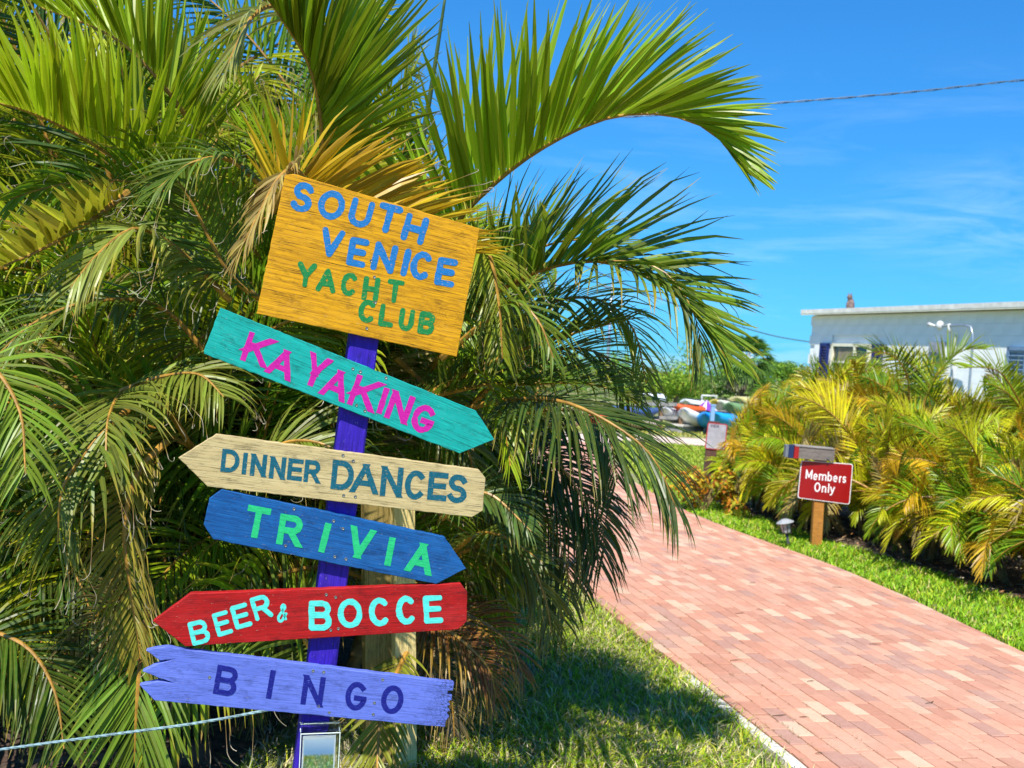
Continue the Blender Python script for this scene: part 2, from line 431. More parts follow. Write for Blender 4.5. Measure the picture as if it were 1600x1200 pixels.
def dn(P, r):
    shade = 1/(1+np.exp(-((P[:, 0]-(-.25+.03*P[:, 1]))*7)))
    return r.random(len(P)) < np.clip(.12+.6*shade+.55*vnoise(P, 2.6, 4)+.2*vnoise(P, 9, 2), .05, 1)
grass('grass', NEAR, dn, 70000, .050, .0066, 1, GP, 1.7)
grass('dry_grass', NEAR, lambda P, r: r.random(len(P)) < np.clip(.95-.7/(1+np.exp(-((P[:, 0]-.0)*6)))-.3*vnoise(P, 2.3, 4), .1, 1), 30000, .035, .006, 2, DRY, 2.2)
edge = [(x-.10, y) for x, y in EL[1:10]]+[(x+.012, y) for x, y in EL[1:10]][::-1]
grass('edge_grass', edge, lambda P, r: r.random(len(P)) < np.where(P[:, 1] < 4.95, .18, .95), 7000, .055, .007, 3, GP, 1.3)
grass('path_edge_thatch', edge, lambda P, r: r.random(len(P)) < np.where(P[:, 1] < 4.9, .2, .95), 4500, .03, .006, 9, [(.34, .22, .12, 4), (.48, .38, .22, 3), (.24, .14, .07, 2)], 2.4)
VERGE = [(x+.02, y) for x, y in ER[1:12]]+[(2.4, 14), (2.9, 12.9)]+[(x+.12, y) for x, y in HEDGE_FRONT[::-1]][1:]+[(4.9, 5), (4.9, 3.4)]
VP = [(.18, .38, .012, 6), (.30, .50, .016, 5), (.44, .50, .03, 2.5), (.62, .52, .18, 1.)]
grass('verge_grass', VERGE, lambda P, r: r.random(len(P)) < np.clip(.72+.35*vnoise(P, 3, 7), .15, 1), 60000, .050, .011, 4, VP, 1.0)
LAWN = [(1.95, 12.6), (2.7, 12.4), (3.2, 13.2), (6, 14.2), (9, 15), (9, 19.6), (4.6, 22.6), (2.4, 22.0), (1.95, 19)]
LAWN2 = [(-6, 25.5), (-1, 22.2), (.7, 23.8), (3, 25.4), (5, 25.7), (12, 23), (16, 30), (-6, 32)]
grass('lawn_grass', LAWN, lambda P, r: r.random(len(P)) < .9, 42000, .06, .02, 5, [(.24, .38, .02, 5), (.33, .42, .03, 4), (.44, .44, .08, 2)], 1.0, z=.0)
grass('far_lawn_grass', LAWN2, lambda P, r: r.random(len(P)) < .9, 26000, .07, .035, 6, [(.36, .40, .06, 5), (.44, .42, .08, 4), (.50, .44, .16, 2)], 1.0)

# leaf litter on the beds
def litter(name, poly, n, seed, z=.012):
    r = np.random.default_rng(seed); xs = [p[0] for p in poly]; ys = [p[1] for p in poly]
    P = np.column_stack([r.uniform(min(xs), max(xs), n*2), r.uniform(min(ys), max(ys), n*2)]); P = P[inside(P, poly)][:n]
    mb = MB(); pal = [(.30, .19, .10), (.42, .32, .2), (.16, .10, .06), (.5, .42, .3), (.34, .16, .06)]
    for x, y in P:
        a = r.uniform(0, 6.28); l = r.uniform(.03, .12); w = r.uniform(.006, .02); d = np.array([math.cos(a), math.sin(a), r.uniform(-.15, .4)]); s = np.array([-d[1], d[0], r.uniform(-.4, .4)])
        p = np.array([x, y, z+r.uniform(0, .02)]); c = pal[r.integers(5)]
        mb.add([p-d*l/2, p+s*w/2+(0, 0, .008), p+d*l/2, p-s*w/2], [(0, 1, 2, 3)], c)
    mb.build(name, LITTER, kind='stuff')
litter('leaf_litter', HB[:8]+[(4.5, 13.2), (7, 9), (7, 5)], 3500, 11)
litter('leaf_litter', LB, 5000, 12)


# ------------------------------------------------------------------ palms
def leaflet(base, D, B, L, w, droop, curl, r, t_rn, rings=6, wisp=0.):
    V = []; A = []; p = np.array(base, float); d = nrm(D); n_ = rings-1
    prof = [.40, .92, 1., .82, .50, .06] if rings == 6 else [.5, 1., .8, .04]
    G = np.array([0, 0, -1.]); side = r.choice((-1, 1))
    for i in range(rings):
        tt = i/n_
        B = nrm(B-d*(B@d)); N = np.cross(d, B); hw = w*prof[i]/2
        V += [p-B*hw, p-N*hw*.55, p+B*hw]
        A += [(tt, t_rn, 1., 1), (tt, t_rn, 0., 1), (tt, t_rn, 1., 1)]
        d = d+G*droop*(tt+.15)**1.3*(1.9/n_)
        if curl and tt > .45: d = d+(N*side*.8+B*r.normal()*.7)*curl*(tt-.4)
        d = nrm(d); p = p+d*L/n_
    if wisp and r.random() < wisp:
        ax_ = nrm(r.normal(size=3)+G*.3); kk = r.uniform(.2, .65); st = min(.013, L*r.uniform(.02, .035)); rings += 6
        for i in range(6):
            d = nrm(d+np.cross(ax_, d)*kk+G*.08); p = p+d*st; B = nrm(B-d*(B@d)); N = np.cross(d, B); hw = .0011
            V += [p-B*hw, p-N*hw*1.2, p+B*hw]; A += [(1.45, t_rn, 1., 1)]*3
    F = [(i*3+j, i*3+j+1, i*3+j+4, i*3+j+3) for i in range(rings-1) for j in (0, 1)]
    return V, A, F

def catmull(P, n):
    P = [np.asarray(p, float) for p in P]; P = [2*P[0]-P[1]]+P+[2*P[-1]-P[-2]]; m = len(P)-3; o = []
    for k in range(n):
        s = k/(n-1)*m; i = min(int(s), m-1); u = s-i; a, b, c, d = P[i:i+4]
        o.append(.5*((2*b)+(-a+c)*u+(2*a-5*b+4*c-d)*u*u+(-a+3*b-3*c+d)*u**3))
    o = np.array(o); seg = np.r_[0, np.cumsum(np.linalg.norm(np.diff(o, axis=0), axis=1))]
    q = np.linspace(0, seg[-1], n); return np.column_stack([np.interp(q, seg, o[:, j]) for j in range(3)]), seg[-1]

def frond_parts(C, N, nl, Lm, w, lift=30, s0=.25, droop=.5, curl=.1, a0=62, a1=20, r=None, rad=.011, sides=(1, 1), rings=6, tipf=.42, wisp=0.):
    """returns rachis geometry and the list of leaflets"""
    n = len(C); T = np.gradient(C, axis=0); T /= np.linalg.norm(T, axis=1)[:, None]
    Nn = N-(T*N).sum(1)[:, None]*T if N.ndim == 2 else N[None]-(T@N)[:, None]*T
    Nn /= np.linalg.norm(Nn, axis=1)[:, None]+1e-9
    leaves = []
    for sd, on in ((-1, sides[0]), (1, sides[1])):
        if not on: continue
        m = int(nl*on)
        for k in range(m):
            sp = (k+.5*r.random())/m; s = s0+(1-s0)*sp; x = s*(n-1); i = min(int(x), n-2); u = x-i
            c = C[i]*(1-u)+C[i+1]*u; t_ = nrm(T[i]*(1-u)+T[i+1]*u); nn = nrm(Nn[i]*(1-u)+Nn[i+1]*u); w_ = np.cross(t_, nn)*sd
            al = R_(a0+(a1-a0)*sp**1.2+r.normal()*3.5); be = R_(lift*(1-.35*sp)+r.normal()*6)
            D = t_*math.cos(al)+(w_*math.cos(be)+nn*math.sin(be))*math.sin(al)
            B = nrm(t_-D*(t_@D)); B = nrm(B+np.cross(D, B)*r.normal()*.25)
            ll = Lm*(.62+.38*math.sin(math.pi*min(1, sp**.75)))*(1-(1-tipf)*sp**2.5)*(r.uniform(.86, 1.06) if r.random() < .93 else r.uniform(.45, .8))
            if r.random() < .05: continue
            leaves.append(leaflet(c, D, B, ll, w*(.7+.3*math.sin(math.pi*sp**.6))*r.uniform(.8, 1.15), droop*r.uniform(.6, 1.5), curl*r.uniform(.3, 1.8) if r.random() < .75 else 0, r, r.random(), rings, wisp))
    rb = MB(); st = max(1, n//14); idx = list(range(0, n, st)); idx = idx if idx[-1] == n-1 else idx+[n-1]
    rb.tube([C[i] for i in idx], [rad*(1.25-1.05*i/(n-1)) for i in idx], 6)
    return rb, leaves

def frond_mesh(name, rb, leaves):
    v = list(rb.v); f = list(rb.f); a = [(0., .5, 0., 1)]*len(v); mi = [1]*len(f)
    for V, A, F in leaves:
        b = len(v); v += V; a += A; f += [tuple(i+b for i in q) for q in F]; mi += [0]*len(F)
    return mesh(name, v, f, [LEAF, RACHIS], ('leaf', a), None, False, mi)

def proto(e0, bend, L, seed, nl=60, Lm=.44, w=.0175, lift=28, droop=.5, curl=.1, rings=6, s0=.22):
    r = np.random.default_rng(seed); n = 26; C = [np.zeros(3)]; sw = r.normal()*.25
    for i in range(1, n):
        s = i/(n-1); e = R_(e0-bend*s**1.35); az = sw*s
        C.append(C[-1]+np.array([math.sin(az)*math.cos(e), math.cos(az)*math.cos(e), math.sin(e)])*L/(n-1))
    C = np.array(C); T = np.gradient(C, axis=0); X = np.array([1., 0, 0]); tw = r.normal()*.25
    N = np.cross(X, T); N += X*tw
    rb, lv = frond_parts(C, N, nl, Lm, w, lift, s0, droop, curl, r=r, rings=rings, wisp=.10 if rings == 6 else 0)
    return frond_mesh('frond', rb, lv), C[-1], C[n//2]
PB = [proto(78, 55, 1.9, 1, lift=32), proto(68, 75, 1.9, 2, lift=35), proto(58, 85, 1.8, 3, droop=.7), proto(48, 95, 1.8, 4, droop=.8),
      proto(35, 95, 1.7, 5, droop=.9, curl=.2), proto(18, 90, 1.6, 6, droop=1.1, curl=.3), proto(-10, 70, 1.4, 7, droop=1.2, curl=.45, nl=34), proto(84, 25, 1.8, 8, lift=38)]
PS = [proto(75, 70, 1.15, 21, 40, .36, .018, 30, .4, .05, 4, .18), proto(62, 95, 1.2, 22, 42, .36, .018, 34, .5, .05, 4, .18), proto(50, 110, 1.2, 23, 42, .34, .018, 30, .6, .08, 4, .18),
      proto(35, 105, 1.15, 24, 40, .34, .018, 28, .7, .1, 4, .18), proto(20, 95, 1.1, 25, 40, .32, .018, 25, .8, .12, 4, .18), proto(80, 40, 1.05, 26, 38, .34, .018, 40, .3, .04, 4, .18)]
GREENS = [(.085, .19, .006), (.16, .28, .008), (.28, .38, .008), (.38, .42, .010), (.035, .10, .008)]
YEL = [(.60, .52, .012), (.50, .52, .012), (.62, .38, .012), (.40, .50, .012), (.24, .40, .010), (.12, .27, .010), (.55, .54, .012)]

def rotz(v, a): c, s = math.cos(a), math.sin(a); return np.array([v[0]*c-v[1]*s, v[0]*s+v[1]*c, v[2]])

def cane(mb, p0, p1, r0, r1):
    P = []; R = []; k = 10
    for i in range(k):
        s = i/(k-1); q = np.array(p0)*(1-s)+np.array(p1)*s
        for dz, f_ in ((-.008, 1.), (0, 1.14), (.008, 1.)): P.append(q+np.array([0, 0, dz])); R.append((r0*(1-s)+r1*s)*f_)
    mb.tube(P, R, 8)

def palm(label, group, base, stems, protos, cols, seed, scale=(.9, 1.1), per=8, ok=None, rcol=None, spread=.28, cr=.026, dry=(-.1, .35), azr=None, tries=3):
    r = np.random.default_rng(seed); root = thing('areca_palm', label, 'palm', (base[0], base[1], 0), group)
    for k, (dx, dy, h) in enumerate(stems):
        top = np.array([dx*1.5+r.normal()*.05, dy*1.5+r.normal()*.05, h]); mb = MB()
        cane(mb, (dx*.6, dy*.6, -.02), top, cr*1.2, cr*.85)
        mb.build('trunk', CANE, root, True, loc=(0, 0, 0))
        a0 = r.uniform(0, 6.28)
        for q in range(per):
            for tr in range(tries):
                a = a0+q*2.4+r.normal()*.3+tr*1.3
                if azr: a = r.uniform(*azr)
                rank = (q+.5)/per; i = int(np.clip(rank*len(protos)+r.normal()*.7, 0, len(protos)-1))
                me, tip, mid = protos[i]; sc = r.uniform(*scale)
                b = top+np.array([0, 0, -.02-.16*rank*min(1, h)])
                wt = [np.array([base[0], base[1], 0])+b+rotz(v, a)*sc for v in (tip, mid)]
                if ok is None or all(ok(p) for p in wt): break
            else: continue
            o = link('frond', me, root, tuple(b)); o.rotation_euler = (r.normal()*.06, r.normal()*.06, a); o.scale = (sc,)*3
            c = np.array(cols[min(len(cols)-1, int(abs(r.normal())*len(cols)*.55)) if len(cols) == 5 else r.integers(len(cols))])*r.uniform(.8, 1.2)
            dd = float(r.uniform(*dry))
            if r.random() < .09: c = np.array((.42, .34, .14))*r.uniform(.6, 1.1); dd += .3
            o.color = (c[0], c[1], c[2], dd)
    return root

# left thicket ---------------------------------------------------------
def ok_left(P):
    if P[1] < 3.12: return False
    x, y = px(P)
    if P[2] < .05: return False
    if x > 870: return False
    if 490 < x < 740 and y > 660 and P[1] < 4.4: return False
    if y < 330 and x > 640: return False
    if y < 0 and 560 < x: return False
    if x > 800 and y > 940: return False
    if P[1] < 3.3 and 250 < x < 760 and y > 250: return False
    return True
LEFT = [
    ('tall feather palm at the far left edge with bright yellow green upper fronds', (-2.75, 4.9), [(0, 0, 1.7), (.2, .15, 1.2), (-.2, .1, 2.1), (.1, -.15, .7)], 31),
    ('feather palm behind the left tips of the sign boards, dark and dense inside', (-1.75, 4.6), [(0, 0, 1.5), (.2, .1, 1.0), (-.18, .12, 1.9), (.05, -.15, .6)], 32),
    ('tall feather palm directly behind the yellow sign board', (-1.0, 4.8), [(0, 0, 1.5), (.18, .1, 1.8), (-.2, .05, 1.0), (.05, -.18, .6)], 33),
    ('feather palm right of the sign boards whose fronds arch over the path', (-.38, 4.9), [(0, 0, 1.2), (.12, .1, .8), (-.15, .1, 1.5), (.0, -.1, .5)], 34),
    ('feather palm at the right end of the thicket beside the brick path edge', (-.15, 6.2), [(0, 0, 1.0), (.12, .12, .6), (-.15, .08, 1.4)], 35),
    ('shaded feather palm in the back row behind the leftmost palms', (-3.3, 7.0), [(0, 0, 1.9), (.25, .1, 1.3), (-.25, .1, 2.2), (.5, 0, .8)], 36),
    ('shaded feather palm in the back row behind the yellow sign board', (-1.9, 6.9), [(0, 0, 1.8), (.25, .1, 1.2), (-.25, .1, 2.2), (.5, 0, .8)], 37),
    ('shaded feather palm in the back row behind the right half of the boards', (-.9, 6.7), [(0, 0, 1.5), (.2, .1, 1.0), (-.25, .1, 2.0)], 38)]
LEFT += [
    ('low bushy feather palm at the lower left corner behind the rope', (-2.35, 4.25), [(0, 0, .35), (.2, .1, .5), (-.25, .1, .45), (.1, -.3, .2)], 39),
    ('low bushy feather palm behind the split end of the lowest board', (-1.45, 4.35), [(0, 0, .4), (.2, .1, .5), (-.2, .1, .3)], 40),
    ('low feather palm filling the gap between purple post and timber post', (-.75, 4.7), [(0, 0, .5), (.15, .1, .8), (-.2, .1, .3)], 41)]
roots = {}
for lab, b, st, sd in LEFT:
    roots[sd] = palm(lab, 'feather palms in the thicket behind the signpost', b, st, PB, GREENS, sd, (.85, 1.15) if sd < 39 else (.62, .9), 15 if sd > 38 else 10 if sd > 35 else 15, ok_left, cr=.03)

# featured fronds that can be followed in the photograph ---------------------
def feat(owner, pts, Nd, nl=40, Lm=.5, w=.026, col=(.2, .3, .02), dry=0., lift=60, s0=.15, droop=.3, curl=.1, a0=60, a1=22, seed=0, single=False, sides=(1, 1), rad=.010, tipf=.42, label=None):
    w *= .78; nl = int(nl*1.22)
    r = np.random.default_rng(seed+100); C, L = catmull([at(*p) for p in pts], 40)
    N = Rt*Nd[0]+Up*Nd[1]-Fw*Nd[2]; root = roots[owner]; org = np.array(root.location)
    rb, lv = frond_parts(C-org, np.array(N), nl, Lm, w, lift, s0, droop, curl, a0, a1, r, rad, sides, tipf=tipf, wisp=min(.35, curl) if curl >= .2 and owner in (31, 32, 33) else 0)
    if single:
        o = rb.build('frond', RACHIS, root, True, loc=(0, 0, 0))
        for V, A, F in lv:
            q = link('leaflet', mesh('leaflet', V, F, LEAF, ('leaf', A)), o); q.color = (*col, dry)
    else:
        o = link('frond', frond_mesh('frond', rb, lv), root); o.color = (*col, dry)
    if label: o['label'] = label
    return o
# the big arch against the sky
feat(34, [(660, 470, 4.0), (705, 360, 3.85), (790, 272, 3.7), (880, 213, 3.55), (960, 182, 3.45), (1040, 179, 3.4), (1110, 205, 3.35), (1160, 262, 3.3)], (-.25, .95, .3), 84, .70, .034, (.24, .37, .010), -.08, 62, .03, .16, .12, 60, 14, 1, True, tipf=.32, label='big green frond arching right against the sky')
feat(34, [(670, 580, 4.2), (740, 490, 4.0), (820, 432, 3.8), (920, 408, 3.65), (1000, 428, 3.55), (1075, 478, 3.5), (1135, 560, 3.45)], (-.1, .9, .4), 72, .60, .026, (.14, .23, .012), .12, 50, .06, .25, .38, 58, 22, 2, True, tipf=.45, label='dusty green frond with curled dry tips')
feat(34, [(800, 450, 3.85), (860, 415, 3.75), (950, 408, 3.6), (1030, 420, 3.5), (1080, 480, 3.45), (1100, 560, 3.42)], (.5, .6, .5), 26, .42, .020, (.09, .15, .02), .25, 5, .3, 1.1, .15, 60, 25, 3, tipf=.6, rad=.006)
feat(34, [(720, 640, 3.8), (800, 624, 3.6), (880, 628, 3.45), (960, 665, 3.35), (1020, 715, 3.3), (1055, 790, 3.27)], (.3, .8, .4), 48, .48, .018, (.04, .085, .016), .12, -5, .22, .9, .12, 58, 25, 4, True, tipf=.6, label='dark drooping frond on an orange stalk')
feat(34, [(660, 620, 4.0), (780, 560, 3.9), (900, 520, 3.8), (980, 500, 3.75)], (.0, .9, .4), 30, .42, .020, (.11, .18, .02), .1, 45, .1, .4, .3, 60, 25, 5)
feat(34, [(690, 560, 3.6), (760, 500, 3.5), (800, 470, 3.45), (840, 500, 3.4), (865, 560, 3.38)], (.2, .9, .4), 26, .34, .018, (.12, .19, .02), .1, 5, .1, .9, .1, 60, 25, 6)
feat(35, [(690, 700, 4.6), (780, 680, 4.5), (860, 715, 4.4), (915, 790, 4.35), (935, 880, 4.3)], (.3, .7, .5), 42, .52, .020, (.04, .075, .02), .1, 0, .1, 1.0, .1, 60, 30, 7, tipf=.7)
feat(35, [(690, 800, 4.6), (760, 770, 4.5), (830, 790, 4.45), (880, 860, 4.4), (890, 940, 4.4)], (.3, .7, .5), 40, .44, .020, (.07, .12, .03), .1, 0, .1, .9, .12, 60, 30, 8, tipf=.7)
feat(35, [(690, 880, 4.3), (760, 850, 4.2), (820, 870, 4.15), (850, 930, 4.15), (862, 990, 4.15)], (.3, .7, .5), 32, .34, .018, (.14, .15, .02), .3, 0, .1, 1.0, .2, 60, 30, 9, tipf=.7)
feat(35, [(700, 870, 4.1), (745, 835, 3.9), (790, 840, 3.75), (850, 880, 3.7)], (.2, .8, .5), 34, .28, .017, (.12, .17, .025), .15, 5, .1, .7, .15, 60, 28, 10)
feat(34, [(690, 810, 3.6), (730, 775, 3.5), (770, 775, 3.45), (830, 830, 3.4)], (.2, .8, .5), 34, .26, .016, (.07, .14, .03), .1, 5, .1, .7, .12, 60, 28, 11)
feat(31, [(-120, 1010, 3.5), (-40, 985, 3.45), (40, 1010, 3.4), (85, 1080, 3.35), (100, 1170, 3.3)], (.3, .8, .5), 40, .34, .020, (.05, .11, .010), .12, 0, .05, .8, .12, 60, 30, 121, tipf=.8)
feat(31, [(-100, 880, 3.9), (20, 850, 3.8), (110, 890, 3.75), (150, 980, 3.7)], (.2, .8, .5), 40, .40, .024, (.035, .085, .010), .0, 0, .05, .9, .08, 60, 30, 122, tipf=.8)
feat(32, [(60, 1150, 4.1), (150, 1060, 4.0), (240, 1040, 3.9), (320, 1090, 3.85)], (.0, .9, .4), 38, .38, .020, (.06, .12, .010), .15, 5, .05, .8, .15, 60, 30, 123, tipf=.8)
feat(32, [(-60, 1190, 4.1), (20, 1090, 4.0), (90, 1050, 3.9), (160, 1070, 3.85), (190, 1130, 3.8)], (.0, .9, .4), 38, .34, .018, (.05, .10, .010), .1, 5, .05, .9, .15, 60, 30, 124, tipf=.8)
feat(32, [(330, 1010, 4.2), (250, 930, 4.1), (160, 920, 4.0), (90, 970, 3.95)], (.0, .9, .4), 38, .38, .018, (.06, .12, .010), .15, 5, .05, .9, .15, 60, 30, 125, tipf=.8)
feat(34, [(700, 600, 4.2), (780, 520, 4.1), (870, 470, 4.0), (940, 470, 3.9), (990, 515, 3.85), (1010, 600, 3.82)], (.2, .8, .5), 46, .42, .016, (.20, .27, .012), .15, 5, .1, .9, .12, 60, 28, 131, tipf=.6)
feat(34, [(720, 650, 4.2), (800, 575, 4.1), (880, 545, 4.0), (950, 560, 3.9), (990, 630, 3.85)], (.2, .8, .5), 46, .42, .016, (.13, .20, .012), .12, 5, .1, .8, .12, 60, 28, 132, tipf=.6)
feat(34, [(690, 560, 4.5), (750, 460, 4.4), (820, 400, 4.3), (890, 375, 4.2), (950, 385, 4.15)], (-.1, .9, .4), 46, .44, .018, (.12, .20, .012), .1, 50, .1, .2, .2, 60, 28, 133, tipf=.6)
feat(35, [(720, 700, 4.8), (800, 655, 4.7), (880, 640, 4.6), (945, 670, 4.5), (965, 750, 4.45)], (.2, .8, .5), 48, .50, .018, (.05, .10, .014), .1, 0, .1, .9, .1, 62, 30, 134, tipf=.8)
feat(35, [(720, 760, 4.6), (800, 720, 4.5), (870, 730, 4.45), (930, 790, 4.4), (945, 860, 4.4)], (.2, .8, .5), 48, .46, .017, (.04, .085, .014), .1, 0, .1, 1.0, .1, 62, 30, 135, tipf=.8)
feat(34, [(600, 640, 4.1), (740, 605, 3.9), (830, 600, 3.8), (920, 600, 3.7), (1000, 625, 3.6)], (.0, .9, .4), 46, .34, .016, (.09, .16, .012), .1, 40, .1, .4, .15, 50, 22, 136, tipf=.6)
feat(35, [(660, 960, 4.9), (720, 900, 4.8), (790, 880, 4.7), (850, 910, 4.65), (880, 970, 4.6)], (.2, .8, .5), 44, .36, .016, (.08, .13, .014), .15, 5, .1, .8, .12, 62, 30, 137, tipf=.7)
feat(33, [(690, 470, 3.5), (740, 380, 3.45), (765, 400, 3.4), (780, 480, 3.38), (785, 560, 3.36)], (.3, .8, .5), 40, .26, .014, (.24, .28, .015), .2, 5, .1, .9, .2, 60, 28, 138, tipf=.7)
# fan above the yellow board
feat(33, [(500, 300, 3.6), (503, 205, 3.45), (484, 105, 3.35), (440, 30, 3.25), (405, -20, 3.2)], (.85, .45, .35), 56, .62, .032, (.22, .31, .010), .08, 62, .12, .1, .12, 52, 30, 12, True, sides=(1, 1), label='broad olive frond fanning right above the yellow board')
feat(33, [(425, 330, 3.10), (452, 285, 3.02), (490, 288, 3.0), (560, 318, 3.0), (640, 350, 3.02), (730, 400, 3.05)], (-.1, .95, .2), 34, .30, .024, (.56, .34, .008), .10, 74, .02, .10, .22, 62, 40, 13, tipf=.8, label='orange yellow frond behind the top edge of the yellow board')
feat(33, [(500, 330, 3.0), (465, 268, 2.95), (436, 280, 2.88), (405, 335, 2.86), (366, 410, 2.86)], (-.6, .5, .5), 30, .17, .020, (.42, .30, .10), .40, 10, .25, .9, .35, 60, 30, 113, tipf=.7, label='dry curled tan frond tip at the left corner of the yellow board')
feat(32, [(500, 40, 3.5), (440, 10, 3.4), (400, 20, 3.3), (370, 70, 3.25), (350, 120, 3.2)], (-.5, .8, .3), 26, .36, .022, (.30, .32, .08), .15, 10, .1, .6, .1, 60, 30, 14)
# upper left
feat(31, [(290, 330, 3.9), (200, 260, 3.7), (110, 205, 3.55), (30, 170, 3.4), (-60, 150, 3.3)], (.25, .95, .3), 62, .54, .030, (.36, .46, .010), -.05, 62, .02, .05, .06, 62, 45, 15, tipf=.8, label='bright yellow green frond standing at the upper left')
feat(31, [(330, 240, 4.2), (260, 140, 4.0), (180, 60, 3.9), (60, 10, 3.8)], (.35, .9, .3), 52, .50, .028, (.28, .38, .010), 0., 60, .05, .1, .1, 60, 40, 16)
feat(31, [(200, 300, 3.5), (140, 345, 3.35), (60, 392, 3.2), (-20, 425, 3.1)], (.1, .95, .3), 22, .17, .045, (.36, .34, .02), .1, 65, .05, 0, .02, 75, 60, 17, tipf=.9)
feat(32, [(360, 470, 3.6), (300, 410, 3.5), (250, 370, 3.4), (205, 358, 3.3), (150, 400, 3.25), (110, 450, 3.2)], (-.1, .8, .55), 36, .36, .022, (.24, .28, .05), .22, 0, .1, .8, .25, 60, 30, 18, tipf=.7, label='sunlit drooping frond with silvery dry tips')
feat(32, [(300, 700, 3.9), (260, 640, 3.7), (200, 610, 3.5), (170, 650, 3.2), (165, 730, 3.05)], (-.2, .7, .6), 34, .40, .022, (.17, .21, .025), .18, 5, .05, .8, .3, 65, 30, 19, tipf=.8)
feat(32, [(190, 612, 3.45), (250, 590, 3.4), (310, 585, 3.3), (350, 620, 3.25)], (.2, .8, .5), 28, .28, .018, (.20, .25, .03), .15, 0, .05, 1.0, .25, 60, 35, 20, tipf=.8)
feat(31, [(-140, 700, 3.0), (-80, 600, 2.95), (-20, 570, 2.9), (30, 640, 2.85), (40, 740, 2.8)], (.4, .7, .6), 34, .30, .018, (.18, .28, .02), .0, 5, .05, .7, .08, 60, 30, 21, tipf=.8)
feat(31, [(330, 560, 3.9), (250, 480, 3.8), (150, 470, 3.6), (60, 500, 3.5), (-10, 560, 3.45)], (-.1, .8, .55), 34, .40, .02, (.10, .17, .02), .1, 5, .05, .8, .15, 60, 30, 22, tipf=.7)
feat(32, [(260, 690, 3.3), (215, 740, 3.22), (195, 830, 3.2), (205, 930, 3.2), (220, 1030, 3.2)], (-.3, .2, .9), 40, .26, .016, (.26, .22, .03), .38, 20, .05, .8, .45, 55, 30, 23, tipf=.8, label='hanging withered frond with curled brown tips')
feat(32, [(235, 930, 3.3), (222, 1010, 3.25), (214, 1100, 3.2), (210, 1190, 3.2)], (-.1, .1, .95), 22, .38, .024, (.13, .22, .02), .05, 15, .0, .25, .05, 45, 20, 24, tipf=.9)
feat(32, [(200, 640, 3.3), (150, 690, 3.15), (100, 760, 3.1), (90, 850, 3.1)], (-.3, .4, .8), 30, .34, .02, (.11, .16, .02), .25, 10, .05, .8, .4, 60, 30, 25, tipf=.8)
feat(33, [(430, 480, 3.7), (360, 430, 3.6), (290, 300, 3.5), (250, 260, 3.45)], (-.3, .8, .5), 34, .36, .018, (.12, .19, .02), .15, 20, .1, .6, .4, 60, 30, 26)
feat(33, [(420, 300, 3.5), (360, 250, 3.4), (300, 255, 3.3), (240, 300, 3.25)], (-.2, .85, .5), 30, .34, .018, (.10, .18, .02), .15, 10, .1, .8, .4, 60, 30, 27)
feat(33, [(620, 560, 4.1), (680, 620, 4.1), (730, 700, 4.05), (745, 790, 4.0)], (.5, .5, .6), 34, .32, .02, (.12, .17, .02), .2, 10, .1, .8, .25, 60, 30, 28)
feat(33, [(380, 760, 3.6), (430, 700, 3.5), (490, 690, 3.45), (560, 720, 3.4)], (-.1, .8, .5), 30, .36, .02, (.15, .20, .02), .15, 5, .1, 1.0, .2, 60, 30, 29)
feat(33, [(520, 1060, 3.9), (440, 960, 3.8), (360, 920, 3.7), (280, 960, 3.6)], (-.2, .8, .5), 30, .40, .024, (.11, .19, .02), 0., 10, .1, .5, .05, 60, 30, 30)
feat(34, [(640, 1010, 3.9), (600, 1100, 3.6), (590, 1180, 3.45), (592, 1260, 3.4)], (-.2, .4, .8), 26, .26, .018, (.22, .23, .02), .15, 10, .05, .4, .08, 45, 22, 31, tipf=.9)
# small upright grey green spear against the sky
mb = MB(np.array(roots[34].location)); P, _ = catmull([at(640, 330, 4.3), at(672, 150, 4.2), at(698, -20, 4.1)], 12); mb.tube(list(P), [.016-.001*i for i in range(12)], 7)
o = mb.build('spear_leaf', plain('spear', (.08, .13, .03), .5), roots[34], True)

# dead skirt right of the posts
root = thing('dead_palm_frond', 'heap of dead brown and orange palm fronds on the ground right of the wooden post', 'dead fronds', (-.2, 4.4, 0))
roots['dead'] = root
for k, pts in enumerate([[(640, 900, 4.3), (680, 960, 4.2), (730, 1020, 4.15), (755, 1090, 4.1)], [(640, 960, 4.2), (700, 985, 4.1), (760, 1040, 4.1), (775, 1090, 4.1)],
                         [(640, 1000, 4.2), (680, 1040, 4.1), (705, 1100, 4.1), (710, 1150, 4.1)], [(650, 930, 4.4), (720, 955, 4.3), (790, 1000, 4.3), (820, 1060, 4.3)]]):
    feat('dead', pts, (.4, .6, .5), 30, .30, .013, (.30, .11, .035) if k % 2 else (.26, .19, .11), .6, 10, .05, .9, .5, 60, 30, 60+k, tipf=.8)
for k, x in enumerate((300, 390)):
    root = thing('dead_palm_frond', ['withered grey brown frond hanging below the left tip of the lowest board', 'withered brown frond hanging behind the lowest board', 'limp dead frond hanging near the light blue rope', 'limp dead frond hanging at the lower left corner'][k], 'dead frond', tuple(at(x, 1050, 4.3)))
    roots['d%d' % k] = root
    feat('d%d' % k, [(x-30, 900, 4.2), (x-10, 1000, 4.1), (x, 1100, 4.05), (x+10, 1230, 4.0)], (-.2, .3, .8), 24, .20, .010, (.16, .10, .05), .6, 10, .05, 1.2, .5, 40, 20, 80+k, tipf=.9)

